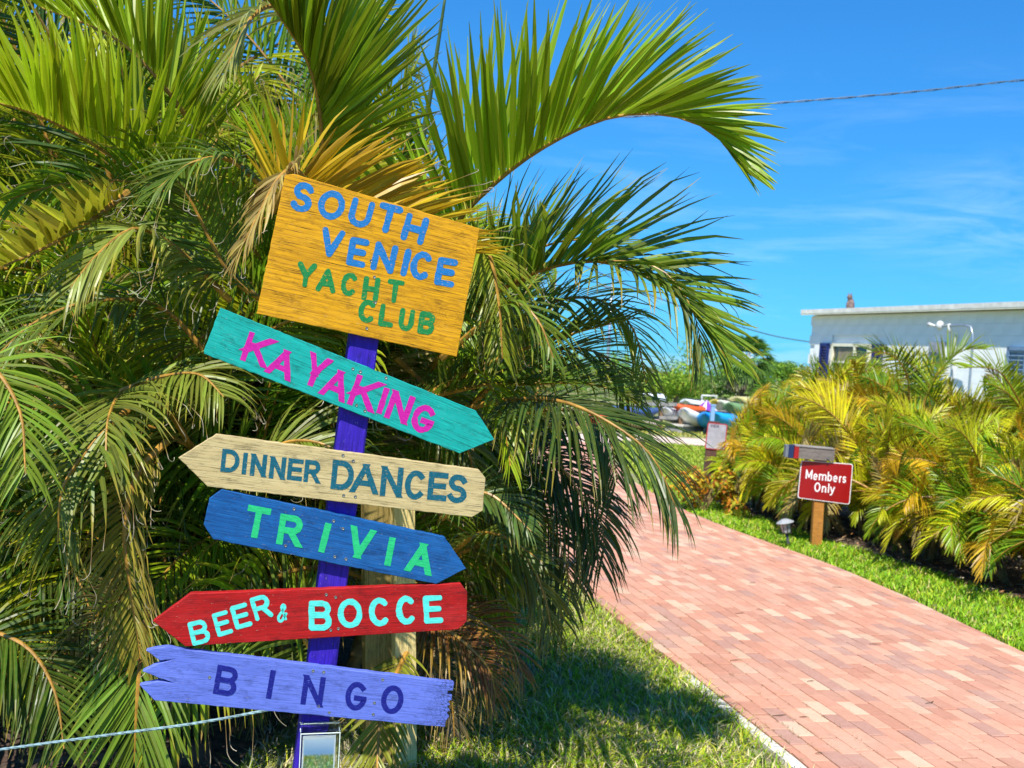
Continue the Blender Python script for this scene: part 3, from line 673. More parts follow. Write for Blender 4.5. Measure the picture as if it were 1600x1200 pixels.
# right hedge ----------------------------------------------------------
def ok_right(P):
    x, y = px(P)
    if y < (655 if x < 1170 else 595 if x < 1255 else 540): return False
    if 1190 < x < 1352 and 660 < y < 875 and P[1] < 10.15: return False
    return P[2] > .08 and x > (1132 if y < 725 else 1116) and P[0]-np.interp(P[1], [h[1] for h in HEDGE_FRONT], [h[0] for h in HEDGE_FRONT]) > -.62 and y > 535
HR = [('yellow green feather palm at the near right corner of the frame', (4.85, 7.9), .5), ('yellowish feather palm right of the red sign, second from the frame corner', (4.55, 8.8), .62),
      ('feather palm with orange tinged fronds just right of the red sign', (4.05, 9.75), .6), ('feather palm directly behind the red sign', (3.8, 10.8), .62),
      ('feather palm left of the red sign, behind the solar lamp', (3.45, 11.6), .55), ('leftmost feather palm of the right hedge beside the tall notice', (3.05, 12.45), .62),
      ('feather palm in the back row below the louvred shutter', (6.1, 9.8), .85), ('feather palm in the back row below the wall lamp pipe', (5.4, 10.7), .9),
      ('feather palm in the back row between window and lamp', (4.9, 11.6), .9), ('feather palm in the back row in front of the window', (4.45, 12.5), .92), ('feather palm in the back row left of the window', (3.95, 13.2), .85),
      ('feather palm in the back row at the right frame edge', (6.6, 8.9), .8)]
for k, (lab, b, h) in enumerate(HR):
    h = h+(.10 if k < 6 else .30); st = [(0, 0, h), (.22, .1, h*.7), (-.2, .12, h*.85), (.0, -.22, h*.45), (.25, -.2, h*.6), (-.25, -.12, h*.3)]
    palm(lab, 'feather palms in the hedge right of the path', b, st, PS, YEL, 200+k, (.8, 1.15), 13, ok_right, cr=.022, dry=(.0, .45), tries=4)
# a few long fronds standing over the hedge in front of the wall
def hedge_frond(k, pts, Nd, Lm, col, dry=.05, lift=45):
    global roots
    roots['h'] = bpy.data.objects['areca_palm.%03d' % (8+k)]
    feat('h', pts, Nd, 30, Lm, .026, col, dry, lift, .1, .25, .05, 60, 25, 300+k*7+int(pts[0][0]), tipf=.5)
hedge_frond(8, [(1420, 640, 11.2), (1418, 590, 11.1), (1400, 560, 11), (1370, 550, 10.9), (1335, 560, 10.8)], (-.1, .9, .3), .42, (.09, .17, .015))
hedge_frond(7, [(1440, 640, 10.8), (1462, 590, 10.7), (1500, 550, 10.6), (1540, 545, 10.5)], (.0, .9, .4), .42, (.20, .30, .015))
hedge_frond(6, [(1600, 640, 10.2), (1570, 590, 10.1), (1545, 575, 10.), (1500, 575, 9.9)], (.1, .9, .4), .40, (.28, .36, .015))

# ------------------------------------------------------------------ yellow croton at the hedge end
def leaf_blob(mb, c, rad, n, s, pal, r, up=.3):
    for _ in range(n):
        d = nrm(r.normal(size=3)); q = np.asarray(c)+d*np.asarray(rad)*r.uniform(.55, 1.08)
        N = nrm(d+r.normal(size=3)*.5+np.array([0, 0, up])); A = nrm(np.cross(N, r.normal(size=3))); B = np.cross(N, A); l = s*r.uniform(.6, 1.4)
        mb.add([q-A*l, q-B*l*.4+N*l*.1, q+A*l, q+B*l*.4+N*l*.1], [(0, 1, 2, 3)], tuple(np.array(pal[r.integers(len(pal))])*r.uniform(.7, 1.3)))
r = np.random.default_rng(5); b = gp(1090, 800)
t_ = thing('croton_shrub', 'small yellow and orange shrub at the foot of the tall notice post', 'shrub', tuple(b))
mb = MB(b)
for k in range(10): leaf_blob(mb, b+np.array([r.uniform(-.3, .4), r.uniform(-.2, .3), r.uniform(.08, .42)]), (.15, .15, .14), 90, .045, [(.55, .36, .02), (.6, .24, .02), (.5, .45, .03), (.3, .3, .02), (.5, .15, .02)], r)
mb.build('foliage', TREEL, t_)
mb = MB(b)
for k in range(7): mb.tube([b+np.array([r.uniform(-.1, .1), 0, 0]), b+np.array([r.uniform(-.3, .35), r.uniform(-.1, .2), r.uniform(.3, .5)])], [.012, .006], 5)
mb.build('stem', CANE, t_)

# ------------------------------------------------------------------ far tree line, sabal palm, round tree
r = np.random.default_rng(9); mb = MB(); GT = [(.07, .18, .012), (.13, .27, .018), (.20, .35, .022), (.05, .13, .012), (.30, .42, .03)]
for k in range(170):
    Y = r.uniform(44, 60); X = r.uniform(-22, 40); h = (1.75+(Y-44)*.022+(.35 if X < 11 else -.15))*r.uniform(.8, 1.12)
    gp_ = [GT, GT[:2], GT[2:3]+GT[4:], [(.12, .20, .03), (.18, .28, .05)], GT[3:4]+GT[:1]][r.integers(5)]; h *= r.choice((.85, 1., 1.15))
    for q in range(6):
        c = (X+r.normal()*1.2, Y+r.normal()*1., h*r.uniform(.12, .8)); leaf_blob(mb, c, (1.0, .9, .55), 60, .10, gp_, r, .6)
mb.build('treeline', TREEL, kind='stuff')
def tree(name, label, cat, base, h, cr, n, s, pal, seed):
    r = np.random.default_rng(seed); base = np.array(base, float); t_ = thing(name, label, cat, tuple(base)); m1 = MB(base)
    m1.tube([base, base+(0.1, 0, h*.35), base+(0, 0, h*.6)], [.12, .09, .06], 8)
    tops = []
    for k in range(7):
        a = k*.9+r.random(); e = base+np.array([math.cos(a)*cr[0]*.7, math.sin(a)*cr[0]*.7, h*r.uniform(.6, .9)]); m1.tube([base+(0, 0, h*.4), (base+(0, 0, h*.4)+e)/2+(0, 0, .2), e], [.08, .05, .02], 6); tops.append(e)
    m1.build('trunk', CANE, t_); m2 = MB(base)
    for k in range(18): leaf_blob(m2, base+np.array([r.normal()*cr[0]*.5, r.normal()*cr[0]*.5, h*.62+r.normal()*cr[1]*.4]), (cr[0]*.42,)*2+(cr[1]*.4,), n, s, pal, r, .5)
    m2.build('crown', TREEL, t_)
b = at(1225, 600, 55); tree('round_tree', 'round green tree beyond the kayaks, left of the white building', 'tree', (b[0], 55, 0), 3.1, (1.4, .9), 260, .09, GT, 4)
b = at(1015, 600, 50); tree('leafy_tree', 'broad light green tree behind the hanging frond tips', 'tree', (b[0], 42, 0), 2.1, (1.9, 1.3), 300, .08, GT[1:3]+GT[4:], 14)
# sabal palm: trunk, fan leaves, dead skirt
b = at(1163, 600, 46); b[2] = 0; t_ = thing('cabbage_palm', 'fan palm with rough dark trunk and grey dead skirt above the kayaks', 'palm', tuple(b))
m1 = MB(b); m1.tube([b, b+(.1, 0, 1.), b+(.0, 0, 2.3)], [.28, .24, .26], 10)
for k in range(40):
    a = k*2.4; z = .4+k*.04; p = b+np.array([math.cos(a)*.22, math.sin(a)*.22, z]); m1.tube([p, p+np.array([math.cos(a)*.16, math.sin(a)*.16, .22])], [.05, .02], 4)
m1.build('trunk', plain('boot_trunk', (.13, .10, .08), .9, var=.4), t_)
r = np.random.default_rng(77)
for k in range(46):
    a = k*2.399; el = R_(75-k*3.0); dead = k > 39; c = b+(0, 0, 2.35); L = 1.05
    d = np.array([math.cos(a)*math.cos(el), math.sin(a)*math.cos(el), math.sin(el)]); e = c+d*L*.7
    m2 = MB(b); m2.tube([c, e], [.02, .012], 4)
    S = nrm(np.cross(d, (0, 0, 1))); Q = np.cross(S, d)
    for q in range(18):
        f_ = R_(-80+160*q/17); D = nrm(d*math.cos(f_)+S*math.sin(f_)); B = nrm(np.cross(D, Q)); tipp = e+D*.72-np.array([0, 0, .22+.2*r.random()]); mid = e+D*.4; tipp = tipp+D*.15
        col = (.16, .13, .09) if dead else tuple(np.array((.10, .20, .03))*r.uniform(.7, 1.5))
        m2.add([e, mid-B*.05, tipp, mid+B*.05], [(0, 1, 2, 3)], col)
    m2.build('dead_fan' if dead else 'fan_leaf', TREEL, t_)

# ------------------------------------------------------------------ white building
A = np.array([6.24, 21.8, 0]); Bp = np.array([8.0, 16.3, 0]); WD = nrm(Bp-A); WN = np.array([WD[1], -WD[0], 0]); WN = WN if WN[0] < 0 else -WN
ZR = 3.02; LEN = 10.; DEP = 8.
bt = thing('white_building', 'low white block building with flat pale roof behind the hedge', 'building', tuple(A)); MW = np.column_stack([WD, -WN, np.array([0, 0, 1.])])
WHITE = plain('white_paint', (.86, .88, .88), .75, var=.03, scale=3, bump=.2)
TRIM = plain('trim_cream', (.80, .76, .58), .7, var=.06)
def wp(s, d, z): return A+WD*s+WN*d+np.array([0, 0, z])
def ws(x, y, lo=-1, hi=9):
    """where the sight line through a photo pixel meets the front wall"""
    d = ray(x, y); k = ((A-CAM)@WN)/(d@WN); P = CAM+d*k; return (P-A)@WD, P[2]
mb = MB(A); mb.box(wp(LEN/2, -DEP/2-.02, ZR/2), (LEN-.02, DEP, ZR)
       , MW); mb.build('wall', WHITE, bt)
w0 = ws(1302, 540); w1 = ws(1362, 540); WX0, WX1, WZ1, WZ0 = w0[0], w1[0], ws(1330, 537)[1], ws(1330, 592)[1]-.05
BL = [mesh('block', m_.v, m_.f, WHITE, ('tint', m_.c), m_.u) for m_ in [MB()] if (m_.box((0, 0, 0), (.3975, .015, .198), MW), 1)]
for row in range(5, 15):
    z = row*.2+.1
    if z+.1 > ZR: break
    k = -1
    while k < 22:
        k += 1; s0 = k*.4+(.2 if row % 2 else 0)
        if s0+.2 > LEN-.3 or s0+.2 < 0.2: continue
        sc_ = s0+.2
        if WX0-.2 < sc_ < WX1+.2 and WZ0-.08 < z < WZ1+.08: continue
        o = link('block', BL[0], bt, tuple(wp(sc_, .0, z)-A))
mb = MB(A); r = np.random.default_rng(1)
mb.box(wp(LEN/2+.1, -DEP/2+.12, ZR+.06), (LEN+.35, DEP+.22, .085), MW); mb.build('roof', plain('roof_edge', (.72, .70, .64), .8, var=.1), bt)
mb = MB(A); mb.box(wp(LEN/2+.1, .215, ZR+.015), (LEN+.35, .02, .05), MW); mb.build('fascia', TRIM, bt)
NAVY = plain('navy_shutter', (.012, .025, .16), .5)
LV = plain('louvre_blue', (.16, .26, .40), .5)
wc = ((WX0+WX1)/2, (WZ0+WZ1)/2)
mb = MB(A); wdt, hgt = WX1-WX0, WZ1-WZ0
for (cx, cz, dx, dz) in ((wc[0], WZ1-.03, wdt, .06), (wc[0], WZ0+.03, wdt, .06), (WX0+.03, wc[1], .06, hgt), (WX1-.03, wc[1], .06, hgt), (wc[0]+.15, wc[1], .05, hgt), (wc[0], wc[1], wdt, .04)):
    mb.box(wp(cx, .025, cz), (dx, .06, dz), MW)
wf = mb.build('window', TRIM, bt)
gl, tg = new_mat('window_glass'); out(tg, bsdf(tg, Base_Color=(.04, .045, .045), Roughness=.08, Specular_IOR_Level=.8))
mb = MB(A); mb.box(wp(wc[0], -.0, wc[1]), (wdt-.02, .01, hgt-.02), MW); mb.build('pane', gl, wf)
mb = MB(A); mb.box(wp(wc[0]-.18, .012, wc[1]+.12), (wdt*.38, .01, hgt*.45), MW); mb.build('blind', plain('blind', (.26, .22, .16), .8), wf)
for sx, wd_, name, mt in ((WX0-.24, .30, 'shutter', NAVY), (WX1+.24, .30, 'shutter', NAVY), (ws(1592, 560)[0], .42, 'louvred_shutter', LV)):
    mb = MB(A); zt, zb = WZ1, WZ0-.05
    if name == 'louvred_shutter': zt, zb = ws(1592, 542)[1], ws(1592, 542)[1]-1.0
    zc = (zt+zb)/2
    for (cx, cz, dx, dz) in ((sx-wd_/2+.025, zc, .05, zt-zb), (sx+wd_/2-.025, zc, .05, zt-zb), (sx, zt-.03, wd_, .06), (sx, zb+.03, wd_, .06)): mb.box(wp(cx, .04, cz), (dx, .035, dz), MW)
    sh = mb.build(name, mt, bt); n_ = 12
    slat = MB(); Ms = MW@np.array([[1, 0, 0], [0, .8, -.6], [0, .6, .8]]); slat.box((0, 0, 0), (wd_-.1, .012, (zt-zb-.12)/n_*.95), Ms); sm = mesh('slat', slat.v, slat.f, mt)
    for q in range(n_): link('slat', sm, sh, tuple(wp(sx, .03, zb+.06+(q+.5)*(zt-zb-.12)/n_)-A))
# meter box
s_, z_ = ws(1468, 548); mb = MB(A); mb.box(wp(s_, .06, z_-.05), (.30, .10, .40), MW); mb.box(wp(s_, .12, z_+.03), (.14, .04, .14), MW, ); mb.build('meter_box', plain('meter_grey', (.28, .30, .33), .5), bt)
# conduit with flood lamp
PIPE = plain('galvanised', (.42, .47, .52), .35, metal=.7, var=.1)
s1, z1 = ws(1546, 512); s2, z2 = ws(1498, 512)
pl = thing('wall_lamp', 'white flood lamp on a bent grey pipe beside the white wall', 'lamp', tuple(wp(s1, .35, 0)))
og = np.array(pl.location); mb = MB(og)
P, _ = catmull([wp(s1+.06, .35, .0), wp(s1+.05, .35, z1-.5), wp(s1+.02, .35, z1-.12), wp(s1-.06, .35, z1), wp(s1-.25, .35, z1+.01), wp(s2, .35, z2)], 26)
mb.tube(list(P), .022, 8); mb.build('pipe', PIPE, pl, True)
WP = plain('lamp_white', (.62, .63, .62), .4)
mb = MB(og); c = wp(s2-.05, .35, z2); mb.tube([c+(0, 0, .09), c+(0, 0, .07), c, c-(0, 0, .06), c-(0, 0, .08)], [.015, .05, .075, .045, .015], 10); mb.build('lamp_head', WP, pl, True)
for sg in (-1, 1):
    mb = MB(og); q = c+WD*sg*.12*1.0; mb.tube([q, q+WD*sg*.10+(0, 0, .02), q+WD*sg*.12-(0, 0, .12) if sg > 0 else q+WD*sg*.16+(0, 0, .03)], [.022, .03, .04], 8); mb.build('bulb', WP, pl, True)
mb = MB(og); mb.tube([wp(s2, .05, 0), wp(s2, .05, z2-.12)], .02, 6); mb.build('conduit', WP, pl)
# owl-like vent figure on the roof
b = wp(ws(1322, 476)[0]+.0, -.1, ZR+.105); t_ = thing('owl_decoy', 'small brown owl shaped decoy standing on the roof edge', 'decoy', tuple(b))
ow = plain('owl_brown', (.22, .15, .13), .8, var=.4, scale=20)
mb = MB(b); mb.tube([b+(0, 0, z) for z in (0, .06, .13, .19, .22)], [.06, .085, .08, .06, .05], 10); mb.build('body', ow, t_, True)
mb = MB(b); h = b+np.array([-.03, -.02, .25]); mb.tube([h+(0, 0, z) for z in (-.05, -.02, .02, .05)], [.03, .055, .055, .03], 10)
for sg in (-1, 1): mb.tube([h+WD*.035*sg+(0, 0, .03), h+WD*.05*sg+(0, 0, .10)], [.018, .003], 5)
mb.build('head', ow, t_, True)

# ------------------------------------------------------------------ overhead cables
def twisted(name, label, pts, rad, pitch):
    P, L = catmull([at(*p) for p in pts], 260); o = thing(name, label, 'cable', tuple(P[0])); og = P[0]
    for ph, rr in ((0, rad), (math.pi, rad*.8)):
        mb = MB(og); Q = []
        for i, p in enumerate(P):
            a = i/259*L/pitch*2*math.pi+ph; Q.append(p+np.array([0, math.cos(a), math.sin(a)])*rad*1.25)
        mb.tube(Q, rr, 5); mb.build('wire', plain('cable_grey', (.07, .12, .19), .5), o)
twisted('power_cable', 'twisted overhead cable crossing the blue sky at the upper right', [(600, 175, 12), (955, 183, 12), (1190, 163, 12), (1400, 146, 12), (1540, 131, 12), (1600, 125, 12), (1800, 110, 12)], .0065, .5)
mb = MB(at(990, 440, 30)); P, _ = catmull([at(900, 410, 30), at(1040, 470, 32), at(1190, 520, 35), at(1275, 536, 38)], 20); mb.tube(list(P), .02, 5)
o = mb.build('telephone_wire', plain('wire_dark', (.1, .14, .2), .6)); o['label'] = 'thin dark wire running down behind the fronds to the white building'; o['category'] = 'wire'
b = at(948, 600, 34); b[2] = 0; tp = at(957, 440, 34); t_ = thing('utility_pole', 'thin grey pole seen through the fronds against the sky', 'pole', tuple(b))
mb = MB(b); mb.tube([b, tp], [.06, .045], 10); mb.build('pole', PIPE, t_, True)
mb = MB(b); mb.tube([tp-(0, 0, .2), tp-(.5, 0, .15)], .03, 6); mb.build('bracket', PIPE, t_, True)
b = gp(1190, 700); 

# ------------------------------------------------------------------ kayak racks and boats
RACKM = plain('rack_wood', (.22, .13, .07), .85, var=.3); GREYW = plain('rack_grey', (.28, .27, .26), .85, var=.25)
def rack(label, x0, x1, Y, ys, mat, posts):
    a = at(x0, ys[0], Y); b_ = at(x1, ys[0], Y); a0 = np.array([a[0], a[1], 0]); t_ = thing('boat_rack', label, 'rack', tuple(a0))
    for y in ys:
        mb = MB(a0); za = at(x0, y, Y); zb = at(x1, y+1, Y); c = (za+zb)/2; d = nrm(zb-za); M = np.column_stack([d, nrm(np.cross((0, 0, 1), d)), nrm(np.cross(d, np.cross((0, 0, 1), d)))])
        mb.box(c, (np.linalg.norm(zb-za), .09, .08), M); mb.build('rail', mat, t_)
    for x in posts:
        top = at(x, ys[0]-2, Y+.1); mb = MB(a0); mb.box((top[0], top[1], top[2]/2), (.10, .10, top[2])); mb.build('post', RACKM, t_)
rack('grey wooden boat rack carrying the white kayaks', 990, 1058, 27, (631, 652), GREYW, (1003, 1034, 1066))
rack('weathered boat rack carrying the green and cream hulls', 1110, 1200, 29, (643, 655), GREYW, (1120, 1150, 1190))
rack('boat rack glimpsed through the hanging fronds', 840, 985, 26, (640, 664), RACKM, (850, 905, 960))
def kayak(label, x0, y0, Y0, x1, y1, Y1, wd, ht, col, cat='kayak', rimcol=(.03, .03, .03), rim=True, group=None):
    a = at(x0, y0, Y0); b_ = at(x1, y1, Y1); wd *= 1.3; ht *= 1.25; c = (a+b_)/2; d = b_-a; L = np.linalg.norm(d); d = nrm(d); S = nrm(np.cross(d, (0, 0, 1))); U_ = np.cross(S, d)
    t_ = thing('kayak', label, cat, tuple(c), group); v = []; n, m = 15, 12
    for i in range(n):
        s = i/(n-1)*2-1; w = (1-abs(s)**2.4)**.75*.97+.03; rise = .10*abs(s)**3*ht*3
        for j in range(m):
            q = 2*math.pi*j/m; yy = math.sin(q); yy = yy*(.75 if yy > 0 else 1.); v.append(c+d*s*L/2+S*math.cos(q)*wd/2*w+U_*(yy*ht/2*w**.7+rise))
    f = [(i*m+j, i*m+(j+1) % m, (i+1)*m+(j+1) % m, (i+1)*m+j) for i in range(n-1) for j in range(m)]+[tuple(range(m)), tuple(range((n-1)*m, n*m))]
    mb = MB(c); mb.add(v, f, col); mb.build('hull', ROUGHTINT, t_, True)
    if rim:
        mb = MB(c); k = 16; P = [c+d*math.cos(6.283*i/k)*L*.12+S*math.sin(6.283*i/k)*wd*.28+U_*ht*.40 for i in range(k+1)]; mb.tube(P, .02, 5, rimcol, False); mb.build('cockpit_rim', ROUGHTINT, t_)
    mb = MB(c); mb.tube([c+d*L*.44+U_*ht*.38, c+d*L*.46+U_*(ht*.38+.05), c+d*L*.48+U_*ht*.38], .012, 5, rimcol); mb.build('grab_handle', ROUGHTINT, t_)
wht = (.78, .78, .76)
kayak('white kayak on the rack left of the brown post', 1036, 645, 26.9, 1066, 650, 29, .55, .36, wht)
kayak('white kayak lying closest to the tall notice', 1066, 648, 26.8, 1104, 656, 28.6, .60, .42, wht)
kayak('grey blue kayak tucked between the two white ones', 1052, 648, 27.6, 1070, 650, 30, .5, .34, (.35, .48, .62))
kayak('bright blue kayak under the purple canopy', 1100, 655, 26.6, 1120, 658, 28.6, .55, .40, (.02, .32, .75))
kayak('second bright blue kayak just right of the light blue post', 1116, 655, 26.4, 1142, 657, 28, .6, .40, (.02, .36, .78))
kayak('long orange red kayak on the top rail', 1052, 637, 27, 1112, 641, 27.6, .45, .22, (.65, .10, .02))
kayak('cream white hull on the upper right of the racks', 1124, 636, 29, 1146, 637, 31, .6, .42, (.75, .72, .55), 'canoe')
kayak('olive green canoe behind the hedge end', 1138, 639, 28.8, 1166, 640, 30, .6, .40, (.16, .28, .12), 'canoe')
kayak('yellow kayak standing end on beside the purple canopy', 1116, 633, 29, 1125, 634, 32, .45, .36, (.75, .55, .05))
kayak('tan upturned skiff above the hedge end', 1150, 630, 29.5, 1180, 630, 31, .8, .42, (.50, .45, .18), 'boat', rim=False)
kayak('white boat bow left of the racks', 1008, 622, 30, 1034, 624, 32, .5, .35, wht, 'boat')
kayak('pale hull beyond the orange red kayak', 1070, 631, 31, 1096, 632, 32, .6, .3, (.7, .75, .74), 'boat')
kayak('red kayak seen through the dark hanging frond', 925, 652, 25.5, 953, 659, 26.5, .42, .28, (.72, .09, .06))
kayak('pale kayak glimpsed behind the dark frond', 968, 655, 25.6, 1030, 664, 27, .5, .28, (.6, .45, .38))
kayak('dark blue kayak glimpsed behind the fronds', 950, 640, 25.8, 1030, 645, 27, .4, .26, (.05, .10, .25))
# small boat tower of white tubes
b = at(1108, 640, 32); b[2] = 0; t_ = thing('boat_tower', 'white tube frame standing above the kayaks', 'frame', tuple(b))
for x0, y0, x1, y1 in ((1094, 655, 1097, 617), (1120, 655, 1119, 618), (1096, 618, 1121, 619), (1100, 629, 1128, 630)):
    mb = MB(b); mb.tube([at(x0, y0, 32), at(x1, y1, 32)], .028, 6); mb.build('tube', WP, t_)
# purple canopy
b = at(1104, 634, 27.5); t_ = thing('folded_canopy', 'purple and white folded canopy among the kayaks', 'canopy', tuple(b)); mb = MB(b); k = 14
v = [b+(0, 0, .16)]+[b+np.array([math.cos(6.283*i/k)*.36*(1 if i % 2 else .8), math.sin(6.283*i/k)*.36, -.10-(.05 if i % 2 else 0)]) for i in range(k)]
for i in range(k): mb.add([v[0], v[1+i], v[1+(i+1) % k]], [(0, 1, 2)], (.20, .05, .34) if i % 3 else (.7, .62, .75))
mb.build('cover', ROUGHTINT, t_)
mb = MB(b); mb.tube([(b[0], b[1], 0), b+(0, 0, .15)], .03, 6); mb.build('pole', WP, t_)
def post(name, label, cat, x, y0, y1, Y, w, col, cap=None):
    a = at(x, y1, Y); t = at(x, y0, Y); b = np.array([a[0], a[1], 0]); t_ = thing(name, label, cat, tuple(b)); mb = MB(b); mb.box((b[0], b[1], t[2]/2), (w, w, t[2]), None, col); mb.build('post', ROUGHTINT, t_)
    mb = MB(b); mb.box((b[0], b[1], t[2]+.02), (w*1.25, w*1.25, .04), None, cap or col); mb.build('cap', ROUGHTINT, t_)
post('mooring_post', 'light blue square post beside the blue kayaks', 'post', 1112, 634, 662, 26.2, .10, (.22, .38, .60))
post('white_post', 'white post rising above the left end of the hedge', 'post', 1177, 621, 660, 30, .07, (.75, .75, .72))
post('bollard', 'short dark wooden post standing in the lawn', 'post', 1001, 690, 710, 19.3, .12, (.10, .07, .05))
# concrete ledge
a = gp(1050, 676); b_ = gp(1106, 674); d = nrm(b_-a); M = np.column_stack([d, np.cross((0, 0, 1), d), (0, 0, 1)])
lt = thing('concrete_ledge', 'low grey concrete ledge in the grass below the kayaks', 'ledge', tuple(a)); mb = MB(a); mb.box((a+b_)/2+(0, 0, .09), (2.2, .5, .18), M); mb.build('base', plain('ledge_grey', (.27, .27, .27), .9), lt)
mb = MB(a); mb.box((a+b_)/2+(0, 0, .205), (2.3, .58, .045), M); mb.build('coping', CONC, lt)

# ------------------------------------------------------------------ stroke lettering
def arc(cx, cy, rx, ry, a0, a1, n=14): return [(cx+rx*math.cos(R_(a0+(a1-a0)*i/n)), cy+ry*math.sin(R_(a0+(a1-a0)*i/n))) for i in range(n+1)]
GL = {
 'A': [[(0, 0), (.5, 1), (1, 0)], [(.19, .32), (.81, .32)]],
 'B': [[(0, 0), (0, 1)], [(0, 1)]+arc(.6, .76, .36, .24, 90, -90)+[(0, .52)], [(0, .52)]+arc(.62, .26, .38, .26, 90, -90)+[(0, 0)]],
 'C': [arc(.52, .5, .5, .5, 48, 312, 24)],
 'D': [[(0, 0), (0, 1)], [(0, 1)]+arc(.42, .5, .58, .5, 90, -90, 20)+[(0, 0)]],
 'E': [[(1, 0), (0, 0), (0, 1), (1, 1)], [(0, .52), (.9, .52)]],
 'G': [arc(.52, .5, .5, .5, 48, 345, 26)+[(1.0, .42), (.55, .42)]],
 'H': [[(0, 0), (0, 1)], [(1, 0), (1, 1)], [(0, .5), (1, .5)]],
 'I': [[(.5, 0), (.5, 1)]],
 'K': [[(0, 0), (0, 1)], [(1, 1), (.05, .40)], [(.32, .58), (1, 0)]],
 'L': [[(0, 1), (0, 0), (1, 0)]],
 'M': [[(0, 0), (0, 1), (.5, .15), (1, 1), (1, 0)]],
 'N': [[(0, 0), (0, 1), (1, 0), (1, 1)]],
 'O': [arc(.5, .5, .5, .5, 90, 450, 30)],
 'R': [[(0, 0), (0, 1)], [(0, 1)]+arc(.62, .74, .36, .26, 90, -90)+[(0, .48)], [(.55, .48), (1, 0)]],
 'S': [arc(.5, .755, .44, .245, 25, 270, 18)[:-1]+arc(.5, .255, .48, .255, 90, -155, 18)],
 'T': [[(0, 1), (1, 1)], [(.5, 1), (.5, 0)]],
 'U': [[(0, 1), (0, .40)]+arc(.5, .36, .5, .36, 180, 360, 16)+[(1, 1)]],
 'V': [[(0, 1), (.5, 0), (1, 1)]],
 'Y': [[(0, 1), (.5, .45), (1, 1)], [(.5, .47), (.5, 0)]],
 '&': [[(1, .18), (.30, .78)]+arc(.48, .85, .2, .15, 200, -20, 10)+[(.2, .42)]+arc(.36, .2, .30, .2, 130, 330, 10)+[(.95, .5)]],
 'e': [[(.02, .34), (.98, .34)]+arc(.5, .33, .5, .33, 5, 312, 18)], 'm': [[(0, 0), (0, .66)], [(0, .40)]+arc(.25, .45, .25, .2, 160, 0, 8)+[(.5, 0)], [(.5, .40)]+arc(.75, .45, .25, .2, 160, 0, 8)+[(1, 0)]],
 'b': [[(0, 0), (0, 1)], arc(.48, .33, .48, .33, 170, -170, 20)], 'r': [[(0, 0), (0, .66)], [(0, .38)]+arc(.6, .34, .6, .32, 165, 70, 8)],
 's': [arc(.5, .49, .42, .17, 25, 270, 12)[:-1]+arc(.5, .165, .45, .165, 90, -155, 12)], 'n': [[(0, 0), (0, .66)], [(0, .36)]+arc(.5, .40, .5, .26, 165, 0, 10)+[(1, 0)]],
 'l': [[(.5, 0), (.5, 1)]], 'y': [[(0, .66), (.5, .02)], [(1, .66), (.45, -.12), (.25, -.28), (.02, -.27)]]}

def stroke2d(P, w, rnd, r, rough=.05, cut=False):
    """outline pairs of one brush stroke, in letter coordinates"""
    P = [np.array(p, float) for p in P]; closed = np.linalg.norm(P[0]-P[-1]) < 1e-6
    if cut:
        a, b = P; d = b-a; hw = w/2*np.linalg.norm(d)/max(1e-6, abs(d[1])); e = w/2/max(1e-6, abs(d[1])); a, b = a-d*e, b+d*e; o = []
        for i in range(7): q = a+(b-a)*i/6; k = hw*(1+r.normal()*rough*(0 < i < 6)); o.append((q+(k, 0), q-(k, 0)))
        return o
    Q = []
    for i in range(len(P)-1):
        L = np.linalg.norm(P[i+1]-P[i]); Q.append(P[i])
        if L > 3*w and len(P) < 8:
            for s in np.linspace(w*1.3/L, 1-w*1.3/L, 4): Q.append(P[i]+(P[i+1]-P[i])*s)
    Q.append(P[-1]); n = len(Q); V2 = []; sm = [1+r.normal()*rough for _ in range(n)]
    for i, p in enumerate(Q):
        a = Q[i-1] if i else (Q[-2] if closed else None); b = Q[i+1] if i < n-1 else (Q[1] if closed else None)
        d0 = nrm(p-a) if a is not None else nrm(b-p); d1 = nrm(b-p) if b is not None else d0
        d = nrm(d0+d1); nn = np.array([-d[1], d[0]]); c = max(.6, float(d@d1)); h = w/2/c*(1 if closed and i in (0, n-1) else sm[i])
        V2.append((p+nn*h, p-nn*h))
    if not closed:
        fr = (25, 50, 72) if rnd else ()
        for end in (0, 1):
            p = Q[0] if end == 0 else Q[-1]; q = Q[1] if end == 0 else Q[-2]; d = nrm(p-q); nn = np.array([-d[1], d[0]])*(-1 if end == 0 else 1)
            caps = [(p+d*w/2*math.sin(R_(a_))+nn*w/2*math.cos(R_(a_)), p+d*w/2*math.sin(R_(a_))-nn*w/2*math.cos(R_(a_))) for a_ in fr]
            if not rnd: caps = [(p+d*w/2+nn*w/2, p+d*w/2-nn*w/2)]
            V2 = caps[::-1]+V2 if end == 0 else V2+caps
    return V2
CUT = {'A': ((0, 0, .5, 1), (1, 0, .5, 1)), 'V': ((0, 1, .5, 0), (1, 1, .5, 0)), 'N': (('n', 0, 1, 1, 0),), 'M': ((0, 1, .5, .15), (1, 1, .5, .15)), 'Y': ((0, 1, .5, .42), (1, 1, .5, .42)), 'K': ((1, 1, .05, .38), (.36, .60, 1, 0)), 'R': ((.5, .48, 1, 0),)}
REST = {'A': [[(.24, .30), (.76, .30)]], 'V': [], 'N': [[(0, 0), (0, 1)], [(1, 0), (1, 1)]], 'M': [[(0, 0), (0, 1)], [(1, 0), (1, 1)]], 'Y': [[(.5, .44), (.5, 0)]], 'K': [[(0, 0), (0, 1)]], 'R': None}

